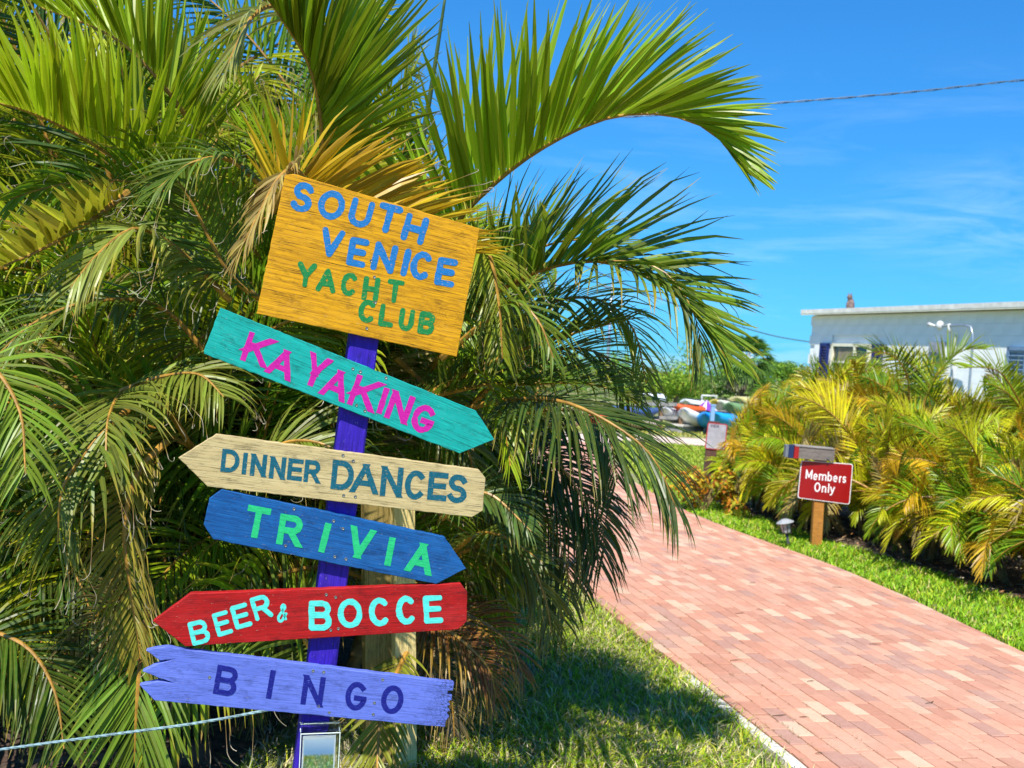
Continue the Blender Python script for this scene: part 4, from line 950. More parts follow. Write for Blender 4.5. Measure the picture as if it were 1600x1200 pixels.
class Plane:
    """a flat face in the place, reached from photo pixels"""
    def __init__(s, P0, N, X=None, pxdir=None):
        s.P0 = np.asarray(P0, float); s.N = nrm(N); s.O = s.P0
        if pxdir is not None:
            a, b = s.hit(*pxdir[0]), s.hit(*pxdir[1]); s.O = a; s.X = nrm(b-a)
        else: s.X = nrm(X)
        s.Y = np.cross(s.N, s.X)
    def hit(s, x, y): d = ray(x, y); k = ((s.P0-CAM)@s.N)/(d@s.N); return CAM+d*k
    def uv(s, x, y): p = s.hit(x, y)-s.O; return (p@s.X, p@s.Y)

def letter(parent, org, pl, ch, cx, cy, w, h, deg, sw, mat, rnd=True, z=.0005, rough=.05, seed=0):
    """cx, cy, w, h, sw in photo pixels, deg clockwise"""
    r = np.random.default_rng(seed+int(cx)); mb = MB(org); a = R_(deg); W_, H_ = max(w-sw, 1), h-sw
    S = []; key = ch
    if ch in CUT and not rnd:
        base = REST[ch] if REST[ch] is not None else GL[ch][:-1]
        S = [(st, False) for st in base]
        for c_ in CUT[ch]:
            if c_[0] == 'n':
                x0, y0, x1, y1 = c_[1:]; dx_, dy_ = W_, H_; off = (sw*math.hypot(dx_, dy_)/dy_-sw)/2/W_; c_ = (x0+off*1.0, y0, x1-off*1.0, y1)
            S.append(([(c_[0], c_[1]), (c_[2], c_[3])], True))
    else:
        for st in GL[ch]:
            if rnd and len(st) < 8 and len(st) > 2:
                S += [([st[i], st[i+1]], False) for i in range(len(st)-1)]
            else: S.append((st, False))
    for k, (st, cut) in enumerate(S):
        V2 = stroke2d([((gx-.5)*W_, (gy-.5)*H_) for gx, gy in st], sw, rnd, r, rough, cut); v = []; u = []
        z1 = z+.00022*k
        for pr in V2:
            q2 = []
            for lx, ly in pr: q2.append(pl.uv(cx+lx*math.cos(a)+ly*math.sin(a), cy+lx*math.sin(a)-ly*math.cos(a)))
            for q, zz in ((q2[0], z1), (q2[1], z1), (q2[0], -.001), (q2[1], -.001)): v.append(pl.O+pl.X*q[0]+pl.Y*q[1]+pl.N*zz); u.append(q)
        f = []
        for i in range(len(V2)-1):
            b = i*4; f += [(b, b+1, b+5, b+4), (b+2, b, b+4, b+6), (b+1, b+3, b+7, b+5)]
        m_ = len(V2)*4; f += [(0, 2, 3, 1), (m_-4, m_-3, m_-1, m_-2)]
        mb.add(v, f, None, u)
    return mb.build('letter', mat, parent)

# ------------------------------------------------------------------ the signpost
NS = nrm(np.array([math.sin(R_(14)), -math.cos(R_(14)), 0.]))
PC = at(540, 700, 2.72)
sp_root = thing('signpost', 'leaning purple post carrying six bright hand painted boards', 'signpost', tuple(gp(0, 0)*0+np.array([PC[0]-.1, 2.74, 0])))
SO = np.array(sp_root.location)
PURP = board_mat('purple_paint', (.045, .016, .44), (.022, .010, .24), 5.1, fq=300, wear=.4)
ppl = Plane(PC, NS, pxdir=((507, 1011), (563, 535)))
def post_line(y, side):
    xl = 537+(y-545)*(477-537)/(1010-545); return (xl+8 if side < 0 else xl+53), y
c0 = (ppl.hit(*post_line(320, -1))+ppl.hit(*post_line(320, 1)))/2; c1 = (ppl.hit(*post_line(1190, -1))+ppl.hit(*post_line(1190, 1)))/2
ax = nrm(c0-c1); c1 = c1-ax*((c1[2]+.15)/ax[2]); Lp = np.linalg.norm(c0-c1)
SX = nrm(np.cross(ax, NS)); SX = SX if SX[0] > 0 else -SX; wpst = np.linalg.norm(ppl.hit(*post_line(700, 1))-ppl.hit(*post_line(700, -1)))
mb = MB(SO); n_ = 24; bev = .004; hw = wpst/2; dp = .085
ring = [(-hw+bev, 0), (hw-bev, 0), (hw, -bev), (hw, -dp+bev), (hw-bev, -dp), (-hw+bev, -dp), (-hw, -dp+bev), (-hw, -bev)]
v = []; u = []
for i in range(n_+1):
    c = c1+ax*Lp*i/n_
    for k, (a, b) in enumerate(ring): v.append(c+SX*a+NS*b); u.append((Lp*i/n_, a-b if k not in (5, 6) else -a+b))
m = len(ring); f = [(i*m+j, i*m+(j+1) % m, (i+1)*m+(j+1) % m, (i+1)*m+j) for i in range(n_) for j in range(m)]+[tuple(range(m)), tuple(range(n_*m, n_*m+m))]
mb.add(v, f, None, u); mb.build('post', PURP, sp_root)

SCREW = plain('screw_metal', (.20, .22, .21), .5, metal=.6)
def screw(parent, pl, x, y, rust=False):
    mb = MB(SO); c = pl.hit(x, y); k = 10; rr = .0042
    v = [c+(pl.X*math.cos(6.283*i/k)+pl.Y*math.sin(6.283*i/k))*rr*(1 if ring_ == 0 else .8)+pl.N*(.0003 if ring_ == 0 else .0016) for ring_ in (0, 1) for i in range(k)]
    v += [c+(pl.X*math.cos(6.283*i/k)+pl.Y*math.sin(6.283*i/k))*rr*.35+pl.N*.0006 for i in range(k)]
    f = [(i, (i+1) % k, (i+1) % k+k, i+k) for i in range(k)]+[(i+k, (i+1) % k+k, (i+1) % k+2*k, i+2*k) for i in range(k)]+[tuple(range(2*k, 3*k))]
    mb.add(v, f); mb.build('screw', SCREW, parent)

def board(name, label, outline, mat, dirpx, tilt=0., th=.021, roughen=.0, off=.0, rz=0.):
    """a board screwed to the front of the post"""
    N = nrm(NS+np.array([0, 0, tilt]));
    pl = Plane(PC+NS*(th+.0015+off), N, pxdir=dirpx); P2 = [pl.uv(*p) for p in outline]
    A_ = sum(P2[i][0]*P2[(i+1) % len(P2)][1]-P2[(i+1) % len(P2)][0]*P2[i][1] for i in range(len(P2)))
    if A_ < 0: P2 = P2[::-1]
    r = np.random.default_rng(int(outline[0][0])); Q = []
    for i in range(len(P2)):
        a, b = np.array(P2[i]), np.array(P2[(i+1) % len(P2)]); L = np.linalg.norm(b-a); k = max(1, int(L/.012))
        for j in range(k): Q.append(tuple(a+(b-a)*j/k+(r.normal(size=2)*.00045 if j else 0)))
    # body with a worn bevel on the front edge
    n = len(Q); ctr = np.mean(Q, axis=0); nrmls = []
    for i in range(n):
        d = nrm(np.array(Q[(i+1) % n])-np.array(Q[i-1])); nrmls.append(np.array([-d[1], d[0]]))
    mb = MB(SO); bv = .0013
    front = [np.array(Q[i])+nrmls[i]*bv for i in range(n)]
    v = [pl.O+pl.X*a+pl.Y*b for a, b in front]+[pl.O+pl.X*a+pl.Y*b-pl.N*bv for a, b in Q]+[pl.O+pl.X*a+pl.Y*b-pl.N*th for a, b in Q]
    f = [tuple(range(n))]+[(i+n, (i+1) % n+n, (i+1) % n, i) for i in range(n)]+[(i+2*n, (i+1) % n+2*n, (i+1) % n+n, i+n) for i in range(n)]+[tuple(range(3*n-1, 2*n-1, -1))]
    mb.add(v, f, None, [tuple(q) for q in front]+[tuple(q) for q in Q]+[(q[0], q[1]-.02) for q in Q])
    o = mb.build(name, mat, sp_root); o['label'] = label
    return o, pl

C1 = lambda x, y: (200+x*.375, 250+y*.375)                    # first close-up to photo pixels
C2 = lambda x, y: (200+x/2.1818, 650+y/2.1818)
def word(o, pl, items, C, s, deg, sw, mat, rnd, z=.0005, rough=.07):
    for it in items:
        ch, x, y, w, h = it[:5]; dg = it[5] if len(it) > 5 else deg; X, Y = C(x, y)
        letter(o, SO, pl, ch, X, Y, w*s, h*s, dg, sw, mat, rnd, z, rough)

# yellow board
d_ = (C1(535, 640), C1(1370, 820))
YB = board_mat('yellow_board_paint', (.72, .355, .007), (.38, .165, .007), 2.2, knots=((.500, .098, .032, .10), (.545, .285, .024, .06)), fq=420, wear=.5, cracks=.9, ringw=.12)
o, pl = board('sign_board', 'yellow board reading SOUTH VENICE YACHT CLUB', [C1(655, 62), C1(690, 58), C1(1467, 285), C1(1370, 820), C1(952, 728), C1(535, 640)], YB, d_, th=.018)
BLU = paint_mat('letter_blue', (.014, .16, .44), (.66, .33, .007)); GRN = paint_mat('letter_green', (.012, .20, .055), (.66, .33, .007))
word(o, pl, [('S', 727, 155, 92, 125), ('O', 848, 188, 112, 122), ('U', 970, 222, 98, 118), ('T', 1085, 245, 102, 122), ('H', 1195, 287, 98, 118)], C1, .375, 15.5, 10, BLU, True)
word(o, pl, [('V', 848, 345, 98, 120, 12), ('E', 957, 385, 82, 120, 11), ('N', 1068, 407, 98, 122, 13), ('I', 1158, 427, 30, 118, 13), ('C', 1222, 440, 92, 120, 13), ('E', 1325, 468, 85, 118, 10)], C1, .375, 13, 10, BLU, True)
word(o, pl, [('Y', 742, 478, 82, 105, 8), ('A', 828, 502, 84, 100, 8), ('C', 922, 518, 72, 98, 10), ('H', 1012, 537, 70, 102, 8), ('T', 1112, 547, 72, 98, 8)], C1, .375, 9, 8.3, GRN, True)
word(o, pl, [('C', 997, 630, 76, 98), ('L', 1078, 648, 64, 94), ('U', 1160, 666, 64, 94), ('B', 1244, 680, 68, 94)], C1, .375, 9, 8.3, GRN, True)
for p in ((1013, 420), (1027, 488), (1030, 593), (995, 702)): screw(o, pl, *C1(*p))
# turquoise board
TB = board_mat('turquoise_board_paint', (.010, .40, .355), (.005, .24, .215), 4.7, knots=((.46, .04, .012, .03),), fq=260, wear=.5)
o, pl = board('sign_board', 'turquoise board reading KAYAKING with its point to the right', [C1(385, 615), C1(1450, 1045), C1(1527, 1165), (718, 708.7), C1(318, 808), C1(316, 795)], TB, (C1(318, 808), (718, 708.7)))
MAG = paint_mat('letter_magenta', (.52, .012, .30), (.08, .01, .06))
word(o, pl, [('K', 537, 790, 108, 125, 19), ('A', 643, 848, 108, 118, 22), ('Y', 783, 878, 92, 135, 22), ('A', 868, 935, 108, 122, 21), ('K', 985, 972, 110, 132, 20), ('I', 1062, 1003, 28, 112, 18), ('N', 1132, 1030, 98, 122, 20), ('G', 1230, 1078, 96, 118, 20)], C1, .375, 21, 9.2, MAG, False, rough=.07)
for p in ((937, 870), (968, 882), (952, 1022), (987, 1045), (1075, 908)): screw(o, pl, *C1(*p))
# natural board
CB = board_mat('bare_board_wood', (.58, .46, .235), (.42, .31, .14), 8.3, knots=((.165, .07, .012, .03),), fq=170, wear=.4, cracks=.8)
o, pl = board('sign_board', 'bare cream wood board reading DINNER DANCES', [C2(172, 143), C2(300, 62), C2(1196, 183), C2(1219, 212), C2(1210, 322), C2(1172, 345), C2(270, 240)], CB, (C2(270, 240), C2(1172, 345)))
TL = paint_mat('letter_dark_teal', (.006, .10, .15), (.45, .34, .16))
word(o, pl, [('D', 349, 153, 62, 78), ('I', 398, 162, 16, 74), ('N', 445, 168, 54, 76), ('N', 510, 177, 54, 76), ('E', 570, 183, 52, 74), ('R', 628, 189, 54, 76)], C2, .4583, 6, 7, TL, False, rough=.035)
word(o, pl, [('D', 732, 202, 76, 100), ('A', 808, 213, 92, 100), ('N', 899, 224, 74, 102), ('C', 979, 235, 72, 100), ('E', 1056, 240, 66, 96), ('S', 1123, 248, 68, 98)], C2, .4583, 5.5, 8.6, TL, False, rough=.035)
for p in ((733, 134), (768, 153), (735, 271), (775, 275)): screw(o, pl, *C2(*p))
# blue board
BB = board_mat('blue_board_paint', (.010, .115, .36), (.006, .05, .19), 1.4, knots=((.155, .07, .02, .05), (.40, .06, .02, .06)), fq=230, wear=.6)
o, pl = board('sign_board', 'dark blue board reading TRIVIA with its point to the right', [C2(320, 250), C2(1080, 413), C2(1153, 520), C2(1050, 573), C2(290, 420), C2(258, 370), C2(277, 283)], BB, (C2(290, 420), C2(1050, 573)))
TG = paint_mat('letter_spring_green', (.02, .46, .17), (.01, .11, .30))
word(o, pl, [('T', 440, 362, 80, 108, 11), ('R', 553, 390, 82, 105, 9), ('I', 671, 415, 24, 102, 14.5), ('V', 792, 433, 84, 106, 13), ('I', 893, 462, 24, 98, 11), ('A', 998, 485, 88, 104, 12)], C2, .4583, 12, 10, TG, False, rough=.04)
for p in ((701, 358), (733, 384), (705, 480), (743, 488), (566, 317), (537, 442)): screw(o, pl, *C2(*p))
# red board
RB = board_mat('red_board_paint', (.45, .010, .011), (.22, .007, .009), 6.6, knots=((.50, .10, .02, .05), (.14, .05, .02, .04)), fq=230, wear=.5)
o, pl = board('sign_board', 'red board reading BEER & BOCCE with its point to the left', [C2(85, 700), C2(212, 606), C2(1135, 571), C2(1157, 600), C2(1155, 700), C2(1125, 728), C2(195, 785)], RB, (C2(195, 785), C2(1125, 728)))
CY = paint_mat('letter_aqua', (.09, .66, .60), (.35, .03, .03))
word(o, pl, [('B', 243, 737, 66, 82, -14), ('E', 322, 707, 56, 82, -16), ('E', 386, 682, 60, 82, -16), ('R', 455, 652, 64, 82, -16)], C2, .4583, -16, 7, CY, True)
word(o, pl, [('&', 527, 672, 36, 66, 8)], C2, .4583, 0, 4.2, CY, True)
word(o, pl, [('B', 655, 680, 78, 102, 0), ('O', 757, 673, 84, 100, 0), ('C', 857, 668, 74, 98, -3), ('C', 948, 662, 70, 98, -3), ('E', 1040, 659, 66, 96, -3)], C2, .4583, -3, 9, CY, True)
for p in ((676, 609), (708, 618), (691, 730), (717, 725)): screw(o, pl, *C2(*p))
# periwinkle board
ox = [C2(62, 800), C2(100, 791), C2(135, 787), C2(165, 793), C2(1112, 910), C2(1108, 936), C2(1090, 937), C2(1090, 950), C2(1105, 952), C2(1104, 968), C2(1092, 972), C2(1098, 985), C2(1088, 990), C2(1098, 1005), C2(1086, 1012), C2(1095, 1024), C2(1084, 1040), C2(1080, 1061), C2(90, 970),
      C2(40, 918), C2(100, 905), C2(160, 911), C2(104, 893), C2(50, 870), C2(110, 842), C2(164, 828), C2(110, 834)]
PBm = board_mat('periwinkle_board_paint', (.135, .19, .66), (.085, .125, .46), 3.9, knots=((.665, .095, .012, .04), (.67, .045, .014, .05)), fq=200, wear=.5, peel=(.69, .755))
o, pl = board('sign_board', 'periwinkle blue board reading BINGO with a split left end', ox, PBm, (C2(90, 970), C2(1080, 1061)))
NV = paint_mat('letter_navy', (.008, .012, .20), (.10, .14, .55))
word(o, pl, [('B', 335, 903, 76, 100, 10), ('I', 487, 915, 19, 98, 10), ('N', 631, 937, 74, 102, 8), ('G', 777, 955, 74, 98, 8), ('O', 901, 967, 76, 98, 10)], C2, .4583, 9, 8.2, NV, False, rough=.03)
for p in ((631, 869), (667, 873), (650, 989), (686, 1011), (278, 891), (868, 899), (836, 1017), (840, 978)): screw(o, pl, *C2(*p))

# acrylic brochure box on the post
C5 = lambda x, y: (440+x*.075, 1110+y*.075)
gl, tg = new_mat('acrylic'); out(tg, bsdf(tg, Base_Color=(.93, .97, .98), Roughness=.03, Transmission_Weight=1., IOR=1.35))
el, te = new_mat('acrylic_edge'); out(te, bsdf(te, Base_Color=(.72, .80, .74), Roughness=.3))
bx = link('brochure_box', None, sp_root, (0, 0, 0), label='clear acrylic brochure box below the lowest board')
bp = Plane(PC+NS*.045+0*NS, NS, pxdir=(C5(400, 1200), C5(1160, 1200)))
tl = np.array(bp.uv(*C5(415, 500))); tr = np.array(bp.uv(*C5(1200, 470))); 
bw = np.linalg.norm(tr-tl); xd = nrm(tr-tl); yd = np.array([-xd[1], xd[0]]); X3 = bp.X*xd[0]+bp.Y*xd[1]; Y3 = bp.X*yd[0]+bp.Y*yd[1]; O3 = bp.O+bp.X*tl[0]+bp.Y*tl[1]; N3 = bp.N
def bxbox(name, mat, x0, x1, y0, y1, z0, z1):
    mb = MB(SO); M = np.column_stack([X3, Y3, N3]); mb.box(O3+X3*(x0+x1)/2+Y3*(y0+y1)/2+N3*(z0+z1)/2, (x1-x0, y1-y0, z1-z0), M); return mb.build(name, mat, bx)
HB_ = .24; dz = .035
bxbox('front_panel', gl, 0, bw, -HB_, 0, 0, .002)
bxbox('back_panel', gl, 0, bw, -HB_, .012, -dz-.002, -dz)
bxbox('side_panel', gl, -.0025, -.0003, -HB_, 0, -dz, .002); bxbox('side_panel', gl, bw+.0003, bw+.0025, -HB_, 0, -dz, .002)
for (x0, x1, y0, y1, z0, z1) in ((-.003, bw+.003, .0004, .0024, 0, .0022), (-.003, -.0006, .0004, .0024, -dz, -.0003), (bw+.0006, bw+.003, .0004, .0024, -dz, -.0003), (-.003, bw+.003, .0126, .0146, -dz-.002, -dz), (-.0028, -.0008, -HB_, -.0002, .0022, .0036), (bw+.0008, bw+.0028, -HB_, -.0002, .0022, .0036)):
    bxbox('edge_strip', el, x0, x1, y0, y1, z0, z1)
lid = MB(SO)
for y0, z0 in ((.0150, -dz), ): lid.box(O3+X3*bw/2+Y3*.012+N3*(-dz/2+.001), (bw+.008, .002, dz*1.15), np.column_stack([X3, nrm(Y3*.9-N3*-.3), nrm(N3*.9+Y3*-.3)]))
lid.build('lid', gl, bx)
bm_, tb = new_mat('brochure_print')
uv = tb.node('ShaderNodeUVMap').outputs[0]; s_ = tb.node('ShaderNodeSeparateXYZ', None, Vector=uv); u_, v_ = s_.outputs[0], s_.outputs[1]
n1 = tb.noise(tb.scale(uv, (14, 22, 1)), 1, 5, .6); n2 = tb.node('ShaderNodeTexVoronoi', None, Vector=tb.scale(uv, (9, 16, 1)), Scale=1.).outputs['Color']
land = tb.mix(tb.mapr(n1, .4, .62), (.07, .22, .02), (.42, .48, .12)); land = tb.mix(tb.mapr(n1, .60, .66), land, (.75, .72, .65))
land = tb.mix(.12, land, n2)
yy = tb.m('ADD', v_, tb.m('MULTIPLY', n1, .05))
cc = tb.mix(tb.mapr(yy, .74, .78), land, tb.mix(tb.mapr(v_, .78, 1.), (.25, .45, .75), (.75, .85, .95)))
# blue cupola at the bottom of the picture
dx = tb.m('DIVIDE', tb.m('SUBTRACT', u_, .32), .24); dy = tb.m('DIVIDE', tb.m('SUBTRACT', v_, .42), .13); rr = tb.m('ADD', tb.m('MULTIPLY', dx, dx), tb.m('MULTIPLY', dy, dy))
cc = tb.mix(tb.m('LESS_THAN', rr, 1.), cc, (.08, .25, .50))
bd = tb.m('MINIMUM', tb.m('MINIMUM', u_, tb.m('SUBTRACT', 1., u_)), tb.m('SUBTRACT', 1., v_))
cc = tb.mix(tb.m('LESS_THAN', bd, .045), cc, (.85, .86, .9)); out(tb, bsdf(tb, Base_Color=cc, Roughness=.3))
mb = MB(SO); M = np.column_stack([X3, Y3, N3]); x0, x1, y0, y1, z = .004, bw-.008, -.20, -.006, -.003
q = [(x0, y0), (x1, y0), (x1, y1), (x0, y1)]; v = [O3+X3*a+Y3*b+N3*z for a, b in q]+[O3+X3*a+Y3*b+N3*(z-.002) for a, b in q]
mb.add(v, [(0, 1, 2, 3), (7, 6, 5, 4), (0, 4, 5, 1), (1, 5, 6, 2), (2, 6, 7, 3), (3, 7, 4, 0)], None, [(0, 0), (1, 0), (1, 1), (0, 1)]*2); mb.build('brochure', bm_, bx)

# ------------------------------------------------------------------ wooden post behind the boards
WOODL = board_mat('post_wood_pale', (.80, .64, .28), (.62, .46, .17), 9.1, fq=150, wear=.2, cracks=.9)  # sunlit look of the front timber put into the pale colour
WOODD = board_mat('post_wood_shaded', (.34, .25, .08), (.20, .145, .045), 7.7, fq=160, wear=.6, cracks=.9)  # same wood darkened: shade of the boards put into the rear timber's colour
wb = at(620, 1200, 3.85); wb[2] = 0; wt = thing('wooden_post', 'rough square timber post standing behind the sign boards', 'post', tuple(wb))
def plank_post(name, mat, xl0, xl1, xr0, xr1, ytop, Ya, Yb, th):
    a0, a1 = at(xl0, 1300, Ya), at(xl1, ytop, Ya); b0, b1 = at(xr0, 1300, Yb), at(xr1, ytop, Yb)
    for lo, hi in ((a0, a1), (b0, b1)):
        d = (lo-hi)/(lo[2]-hi[2]); lo += d*(-.1-lo[2])
    n = nrm(np.cross(b0-a0, a1-a0)); n = n if n[1] < 0 else -n
    mb = MB(wb); P = [a0, b0, b1, a1]; L = np.linalg.norm(a1-a0); w = np.linalg.norm(b0-a0); uvs = [(0, 0), (0, w), (L, w), (L, 0)]
    mb.add(P+[p-n*th for p in P], [(0, 1, 2, 3), (7, 6, 5, 4), (0, 4, 5, 1), (1, 5, 6, 2), (2, 6, 7, 3), (3, 7, 4, 0)], None, uvs+[(a, b+.03) for a, b in uvs]); mb.build(name, mat, wt)
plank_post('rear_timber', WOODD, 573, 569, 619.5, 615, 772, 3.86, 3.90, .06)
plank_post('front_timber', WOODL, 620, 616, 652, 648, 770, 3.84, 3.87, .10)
# stake and plank behind the cream board
b = at(738, 760, 4.7); b[2] = 0; st = thing('wooden_stake', 'slim yellow wooden stake behind the tips of the turquoise and cream boards', 'stake', tuple(b))
mb = MB(b); a_, c_ = at(738, 690, 4.7), at(738, 1000, 4.7); mb.tube([(c_[0], c_[1], 0), a_], [.020, .020], 4, None, True); mb.build('stake', WOODL, st)
mb = MB(b); mb.box(at(735, 724, 4.76), (.13, .04, .055)); mb.build('crosspiece', WOODD, st)

# rope and rail, lower left
P, _ = catmull([at(-80, 1182, 3.05), at(60, 1163, 3.05), at(180, 1147, 3.04), at(300, 1131, 3.02), at(400, 1113, 3.0), at(500, 1092, 2.9)], 90)
rt = thing('rope', 'pale blue rope tied to the signpost, running to the lower left', 'rope', tuple(P[0])); ROPE = plain('rope_blue', (.22, .34, .38), .8, var=.3, scale=60)
for ph in (0, 2.1, 4.2):
    mb = MB(P[0]); Q = [p+np.array([0, math.cos(i*1.1+ph), math.sin(i*1.1+ph)])*.0023 for i, p in enumerate(P)]; mb.tube(Q, .0027, 5); mb.build('strand', ROPE, rt, True)
a_, b_ = at(-60, 1222, 3.65), at(330, 1186, 3.8); tr_ = thing('timber_rail', 'rough brown timber rail low behind the rope', 'rail', tuple(a_)); d = nrm(b_-a_)
mb = MB(a_); M = np.column_stack([d, nrm(np.cross((0, 0, 1), d)), np.cross(d, nrm(np.cross((0, 0, 1), d)))]); mb.box((a_+b_)/2, (np.linalg.norm(b_-a_), .05, .14), M); mb.build('rail', plain('rail_wood', (.10, .055, .035), .85, var=.4), tr_)
for s in (.1, .9):
    q = a_+(b_-a_)*s; mb = MB(a_); mb.box((q[0], q[1]+.06, q[2]/2), (.09, .06, q[2])); mb.build('post', WOODD, tr_)

# ------------------------------------------------------------------ members only sign
b = gp(1276, 857); ORW = board_mat('orange_wood', (.50, .23, .045), (.34, .13, .03), 5.5, fq=120, wear=.4)
ms = thing('members_sign', 'red Members Only sign on an orange wooden post beside the path', 'sign', tuple(b))
Nm = nrm((-.10, -1, 0)); top = at(1284, 716, b[1]); axm = nrm(top-b); Xm = nrm(np.cross(axm, Nm)); Xm = Xm if Xm[0] > 0 else -Xm; Lm_ = np.linalg.norm(top-b)
mb = MB(b); M = np.column_stack([Xm, -Nm, axm]); mb.box(b+axm*(Lm_/2-.05)-Nm*.05, (.095, .095, Lm_+.1), M); mb.build('post', ORW, ms)
mp = Plane(b+Nm*.012, Nm, pxdir=((1249, 780), (1329, 787)))
def rrect(P, rad=.02, k=5):
    """rounded outline through four corners"""
    P = [np.array(p) for p in P]; o = []
    for i in range(4):
        p, a, c = P[i], P[i-1], P[(i+1) % 4]; p0 = p+nrm(a-p)*rad; p1 = p+nrm(c-p)*rad
        for j in range(k+1):
            s = j/k; o.append(tuple((1-s)**2*p0+2*s*(1-s)*p+s*s*p1))
    return o
cs = [mp.uv(1246, 778), mp.uv(1327.5, 788.5), mp.uv(1333, 725), mp.uv(1252, 719)]
mb = MB(b); mb.prism(rrect(cs, .025), mp.O, mp.X, mp.Y, mp.N, .004); pn = mb.build('sign_panel', plain('sign_white', (.78, .78, .80), .35, var=.03), ms)
ctr = np.mean(cs, axis=0); cs2 = [tuple(ctr+(np.array(c)-ctr)*np.array([.972, .962])) for c in cs]
mb = MB(b); mb.prism(rrect(cs2, .022), mp.O+mp.N*.0012, mp.X, mp.Y, mp.N, .001); mb.build('red_face', plain('sign_red', (.30, .004, .006), .3, var=.06), pn)
LW = plain('letter_white', (.82, .82, .84), .4, var=.03); C6 = lambda x, y: (1220+x/6, 680+y/6)
def mlet(ch, x, y, w, h, dg=5):
    X, Y = C6(x, y); q = letter(pn, b, mp, ch, X, Y, w/6, h/6, dg, 1.9, LW, True, .0026, .0)
for ch, x, y, w in (('M', 265, 366, 62), ('e', 325, 377, 40), ('m', 393, 382, 72), ('b', 460, 388, 44), ('e', 512, 396, 40), ('r', 560, 402, 26), ('s', 596, 403, 36)): mlet(ch, x, y, w, 88)
for ch, x, y, w in (('O', 343, 487, 56), ('n', 406, 494, 42), ('l', 448, 496, 16), ('y', 484, 500, 46)): mlet(ch, x, y, w, 88)
# plank box on top with a blue and a red band
GRY = board_mat('weathered_grey', (.24, .21, .19), (.12, .10, .09), 3.3, fq=140, wear=.6)
a_ = at(1226, 704, b[1]+.02); e_ = at(1302, 711, b[1]+.02); d = nrm(e_-a_); Ln = np.linalg.norm(e_-a_); Zt = nrm(np.cross(d, Nm)); Zt = Zt if Zt[2] > 0 else -Zt; M = np.column_stack([d, -Nm, Zt])
def seg(name, s0, s1, mat, h=.115, dep=.12): mb = MB(b); mb.box(a_+d*Ln*(s0+s1)/2-Nm*.05*0, (Ln*(s1-s0)-.002, dep, h), M); mb.build(name, mat, ms)
seg('end_block', 0, .06, plain('end_grey', (.16, .19, .22), .5)); seg('blue_band', .06, .165, plain('band_navy', (.015, .03, .10), .4), .122, .127)
seg('red_band', .175, .27, plain('band_red', (.36, .012, .012), .4), .122, .127); seg('crossbar', .27, 1, GRY)
mb = MB(b); mb.box(a_+d*Ln*.58+Zt*.062, (Ln*.80, .135, .012), M); mb.build('cap_board', plain('cap_pale', (.30, .28, .26), .8), ms)
q = a_+d*Ln*.87-Zt*.035+Nm*.062; mb = MB(b); mb.tube([q, q+Nm*.015], [.014, .010], 8); mb.build('bolt', SCREW, ms)

# solar path light
b = gp(1233, 857); DK = plain('lamp_black', (.05, .055, .06), .4); t_ = thing('solar_lamp', 'small black solar path light at the hedge edge left of the red sign', 'lamp', tuple(b)); tp = at(1226, 812, b[1])
ax_ = nrm(tp-b); LL = np.linalg.norm(tp-b)
mb = MB(b); mb.tube([b-ax_*.1, b+ax_*(LL-.13)], .014, 8); mb.build('stake', DK, t_, True)
mb = MB(b); c = b+ax_*(LL-.13); mb.tube([c, c+ax_*.01, c+ax_*.10], [.03, .042, .055], 8); mb.build('lantern', plain('lantern_glass', (.35, .38, .40), .2), t_)
for k in range(8):
    a = k*.785; mb = MB(b); o1 = np.array([math.cos(a), math.sin(a), 0]); mb.tube([c+o1*.043, c+ax_*.10+o1*.057], .004, 4); mb.build('rib', DK, t_)
mb = MB(b); mb.tube([c+ax_*.10, c+ax_*.105, c+ax_*.115, c+ax_*.135], [.085, .088, .07, .03], 8); mb.build('cap', plain('lamp_cap', (.30, .31, .32), .5), t_)

# tall notice at the far end of the hedge
b = gp(1098, 790); BRN = plain('dark_brown_post', (.10, .045, .03), .7, var=.3)
t_ = thing('notice_sign', 'tall white notice with red edge on a leaning dark brown post', 'sign', tuple(b)); tp = at(1112, 658, b[1]); axn = nrm(tp-b); Nn_ = nrm((-.1, -1, 0)); Xn = nrm(np.cross(axn, Nn_)); Xn = Xn if Xn[0] > 0 else -Xn; LL = np.linalg.norm(tp-b)
mb = MB(b); M = np.column_stack([Xn, -Nn_, axn]); mb.box(b+axn*(LL/2-.05)+Xn*.03, (.13, .10, LL+.1), M); mb.build('post', BRN, t_)
np_ = Plane(b+Nn_*.06, Nn_, pxdir=((1101, 702), (1140, 703)))
cs = [np_.uv(1101, 701), np_.uv(1133, 704), np_.uv(1137, 663), np_.uv(1106, 660)]
mb = MB(b); mb.prism(rrect(cs, .02), np_.O, np_.X, np_.Y, np_.N, .004); pn = mb.build('notice_panel', plain('notice_red', (.45, .03, .05), .4), t_)
ctr = np.mean(cs, axis=0); cs2 = [tuple(ctr+(np.array(c)-ctr)*np.array([.9, .93])) for c in cs]
mb = MB(b); mb.prism(rrect(cs2, .015), np_.O+np_.N*.0015, np_.X, np_.Y, np_.N, .001); mb.build('notice_face', plain('notice_white', (.40, .40, .45), .5), pn)
NT_ = plain('notice_text', (.10, .10, .14), .5)
for k, ch in enumerate('VEN'): letter(pn, b, np_, ch, 1112+k*4.6, 665.3+k*.3, 3.6, 4.6, 4, 1.0, NT_, False, .003, 0)

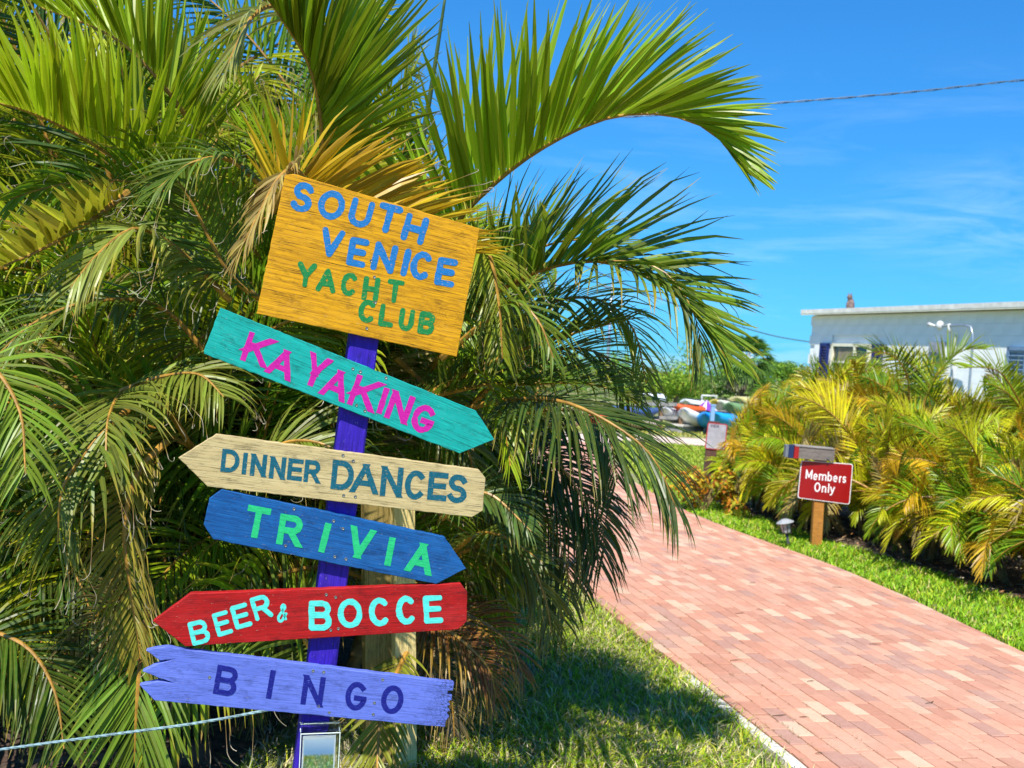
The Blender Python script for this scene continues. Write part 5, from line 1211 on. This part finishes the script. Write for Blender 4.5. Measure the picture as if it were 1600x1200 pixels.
# guy line with a dark bracket by the hedge end
a_ = gp(1122, 790); e_ = at(1162, 745, a_[1]+.3); t_ = thing('guy_line', 'thin dark guy line slanting up from the ground at the hedge end', 'line', tuple(a_))
mb = MB(a_); mb.tube([a_, e_], .008, 5); mb.build('cord', DK, t_); mb = MB(a_); mb.box(a_+(0, 0, .07), (.07, .06, .15)); mb.build('anchor', DK, t_)

# twigs and dry bits on the bricks
TW = plain('twig_brown', (.12, .07, .03), .9)
r = np.random.default_rng(42)
spots = [(1010, 745, 'at the far end of the brick path'), (1170, 918, 'on the bricks below the solar lamp'), (1300, 924, 'on the bricks below the red sign'), (1148, 967, 'in the middle of the path, left one of a close pair'),
         (1180, 960, 'in the middle of the path, right one of a close pair'), (1357, 1015, 'alone near the right middle of the path'), (1206, 1130, 'near the left path edge, left one of two long ones'), (1248, 1132, 'near the left path edge, right one of two long ones'),
         (1273, 1190, 'at the bottom edge of the frame on the path'), (1140, 1042, 'on the brick joint close to the left grass edge'), (1260, 1075, 'on the joint above the two long ones'), (1445, 1110, 'at the lower right of the path'), (1110, 835, 'near the far right corner of the path')]
for k, (x, y, w_) in enumerate(spots):
    p = gp(x, y); p[2] = .036; a = r.uniform(-.4, .4); l = r.uniform(.03, .085); P = [p, p+np.array([math.cos(a)*l*.5, math.sin(a)*l*.5, .004]), p+np.array([math.cos(a+.3)*l, math.sin(a+.3)*l, 0])]
    mb = MB(p); mb.tube(P, [.0015, .0025, .001], 5); mb.build('twig', TW, None, label='dry twig '+w_, category='twig', group='dry twigs scattered on the bricks')
# weeds and moss in the joints
mb = MB(); r = np.random.default_rng(8)
for k in range(260):
    y = 4.3+r.random()**1.5*5; j = r.integers(0, 5); lx = (y-4.22); ly = -(j*.089+.0445)
    cx, cy = 1.32+lx*ca-ly*sa, 4.22+lx*sa+ly*ca
    for q in range(4):
        a = r.uniform(0, 6.28); l = r.uniform(.008, .02); d = np.array([math.cos(a)*l, math.sin(a)*l, r.uniform(.003, .012)]); p = np.array([cx+r.normal()*.006, cy+r.normal()*.02, .03])
        mb.add([p, p+d*.5+(.002, .002, 0), p+d], [(0, 1, 2)], (.22, .22, .02) if r.random() < .6 else (.12, .07, .03))
mb.build('joint_weeds', GRASS, kind='stuff')
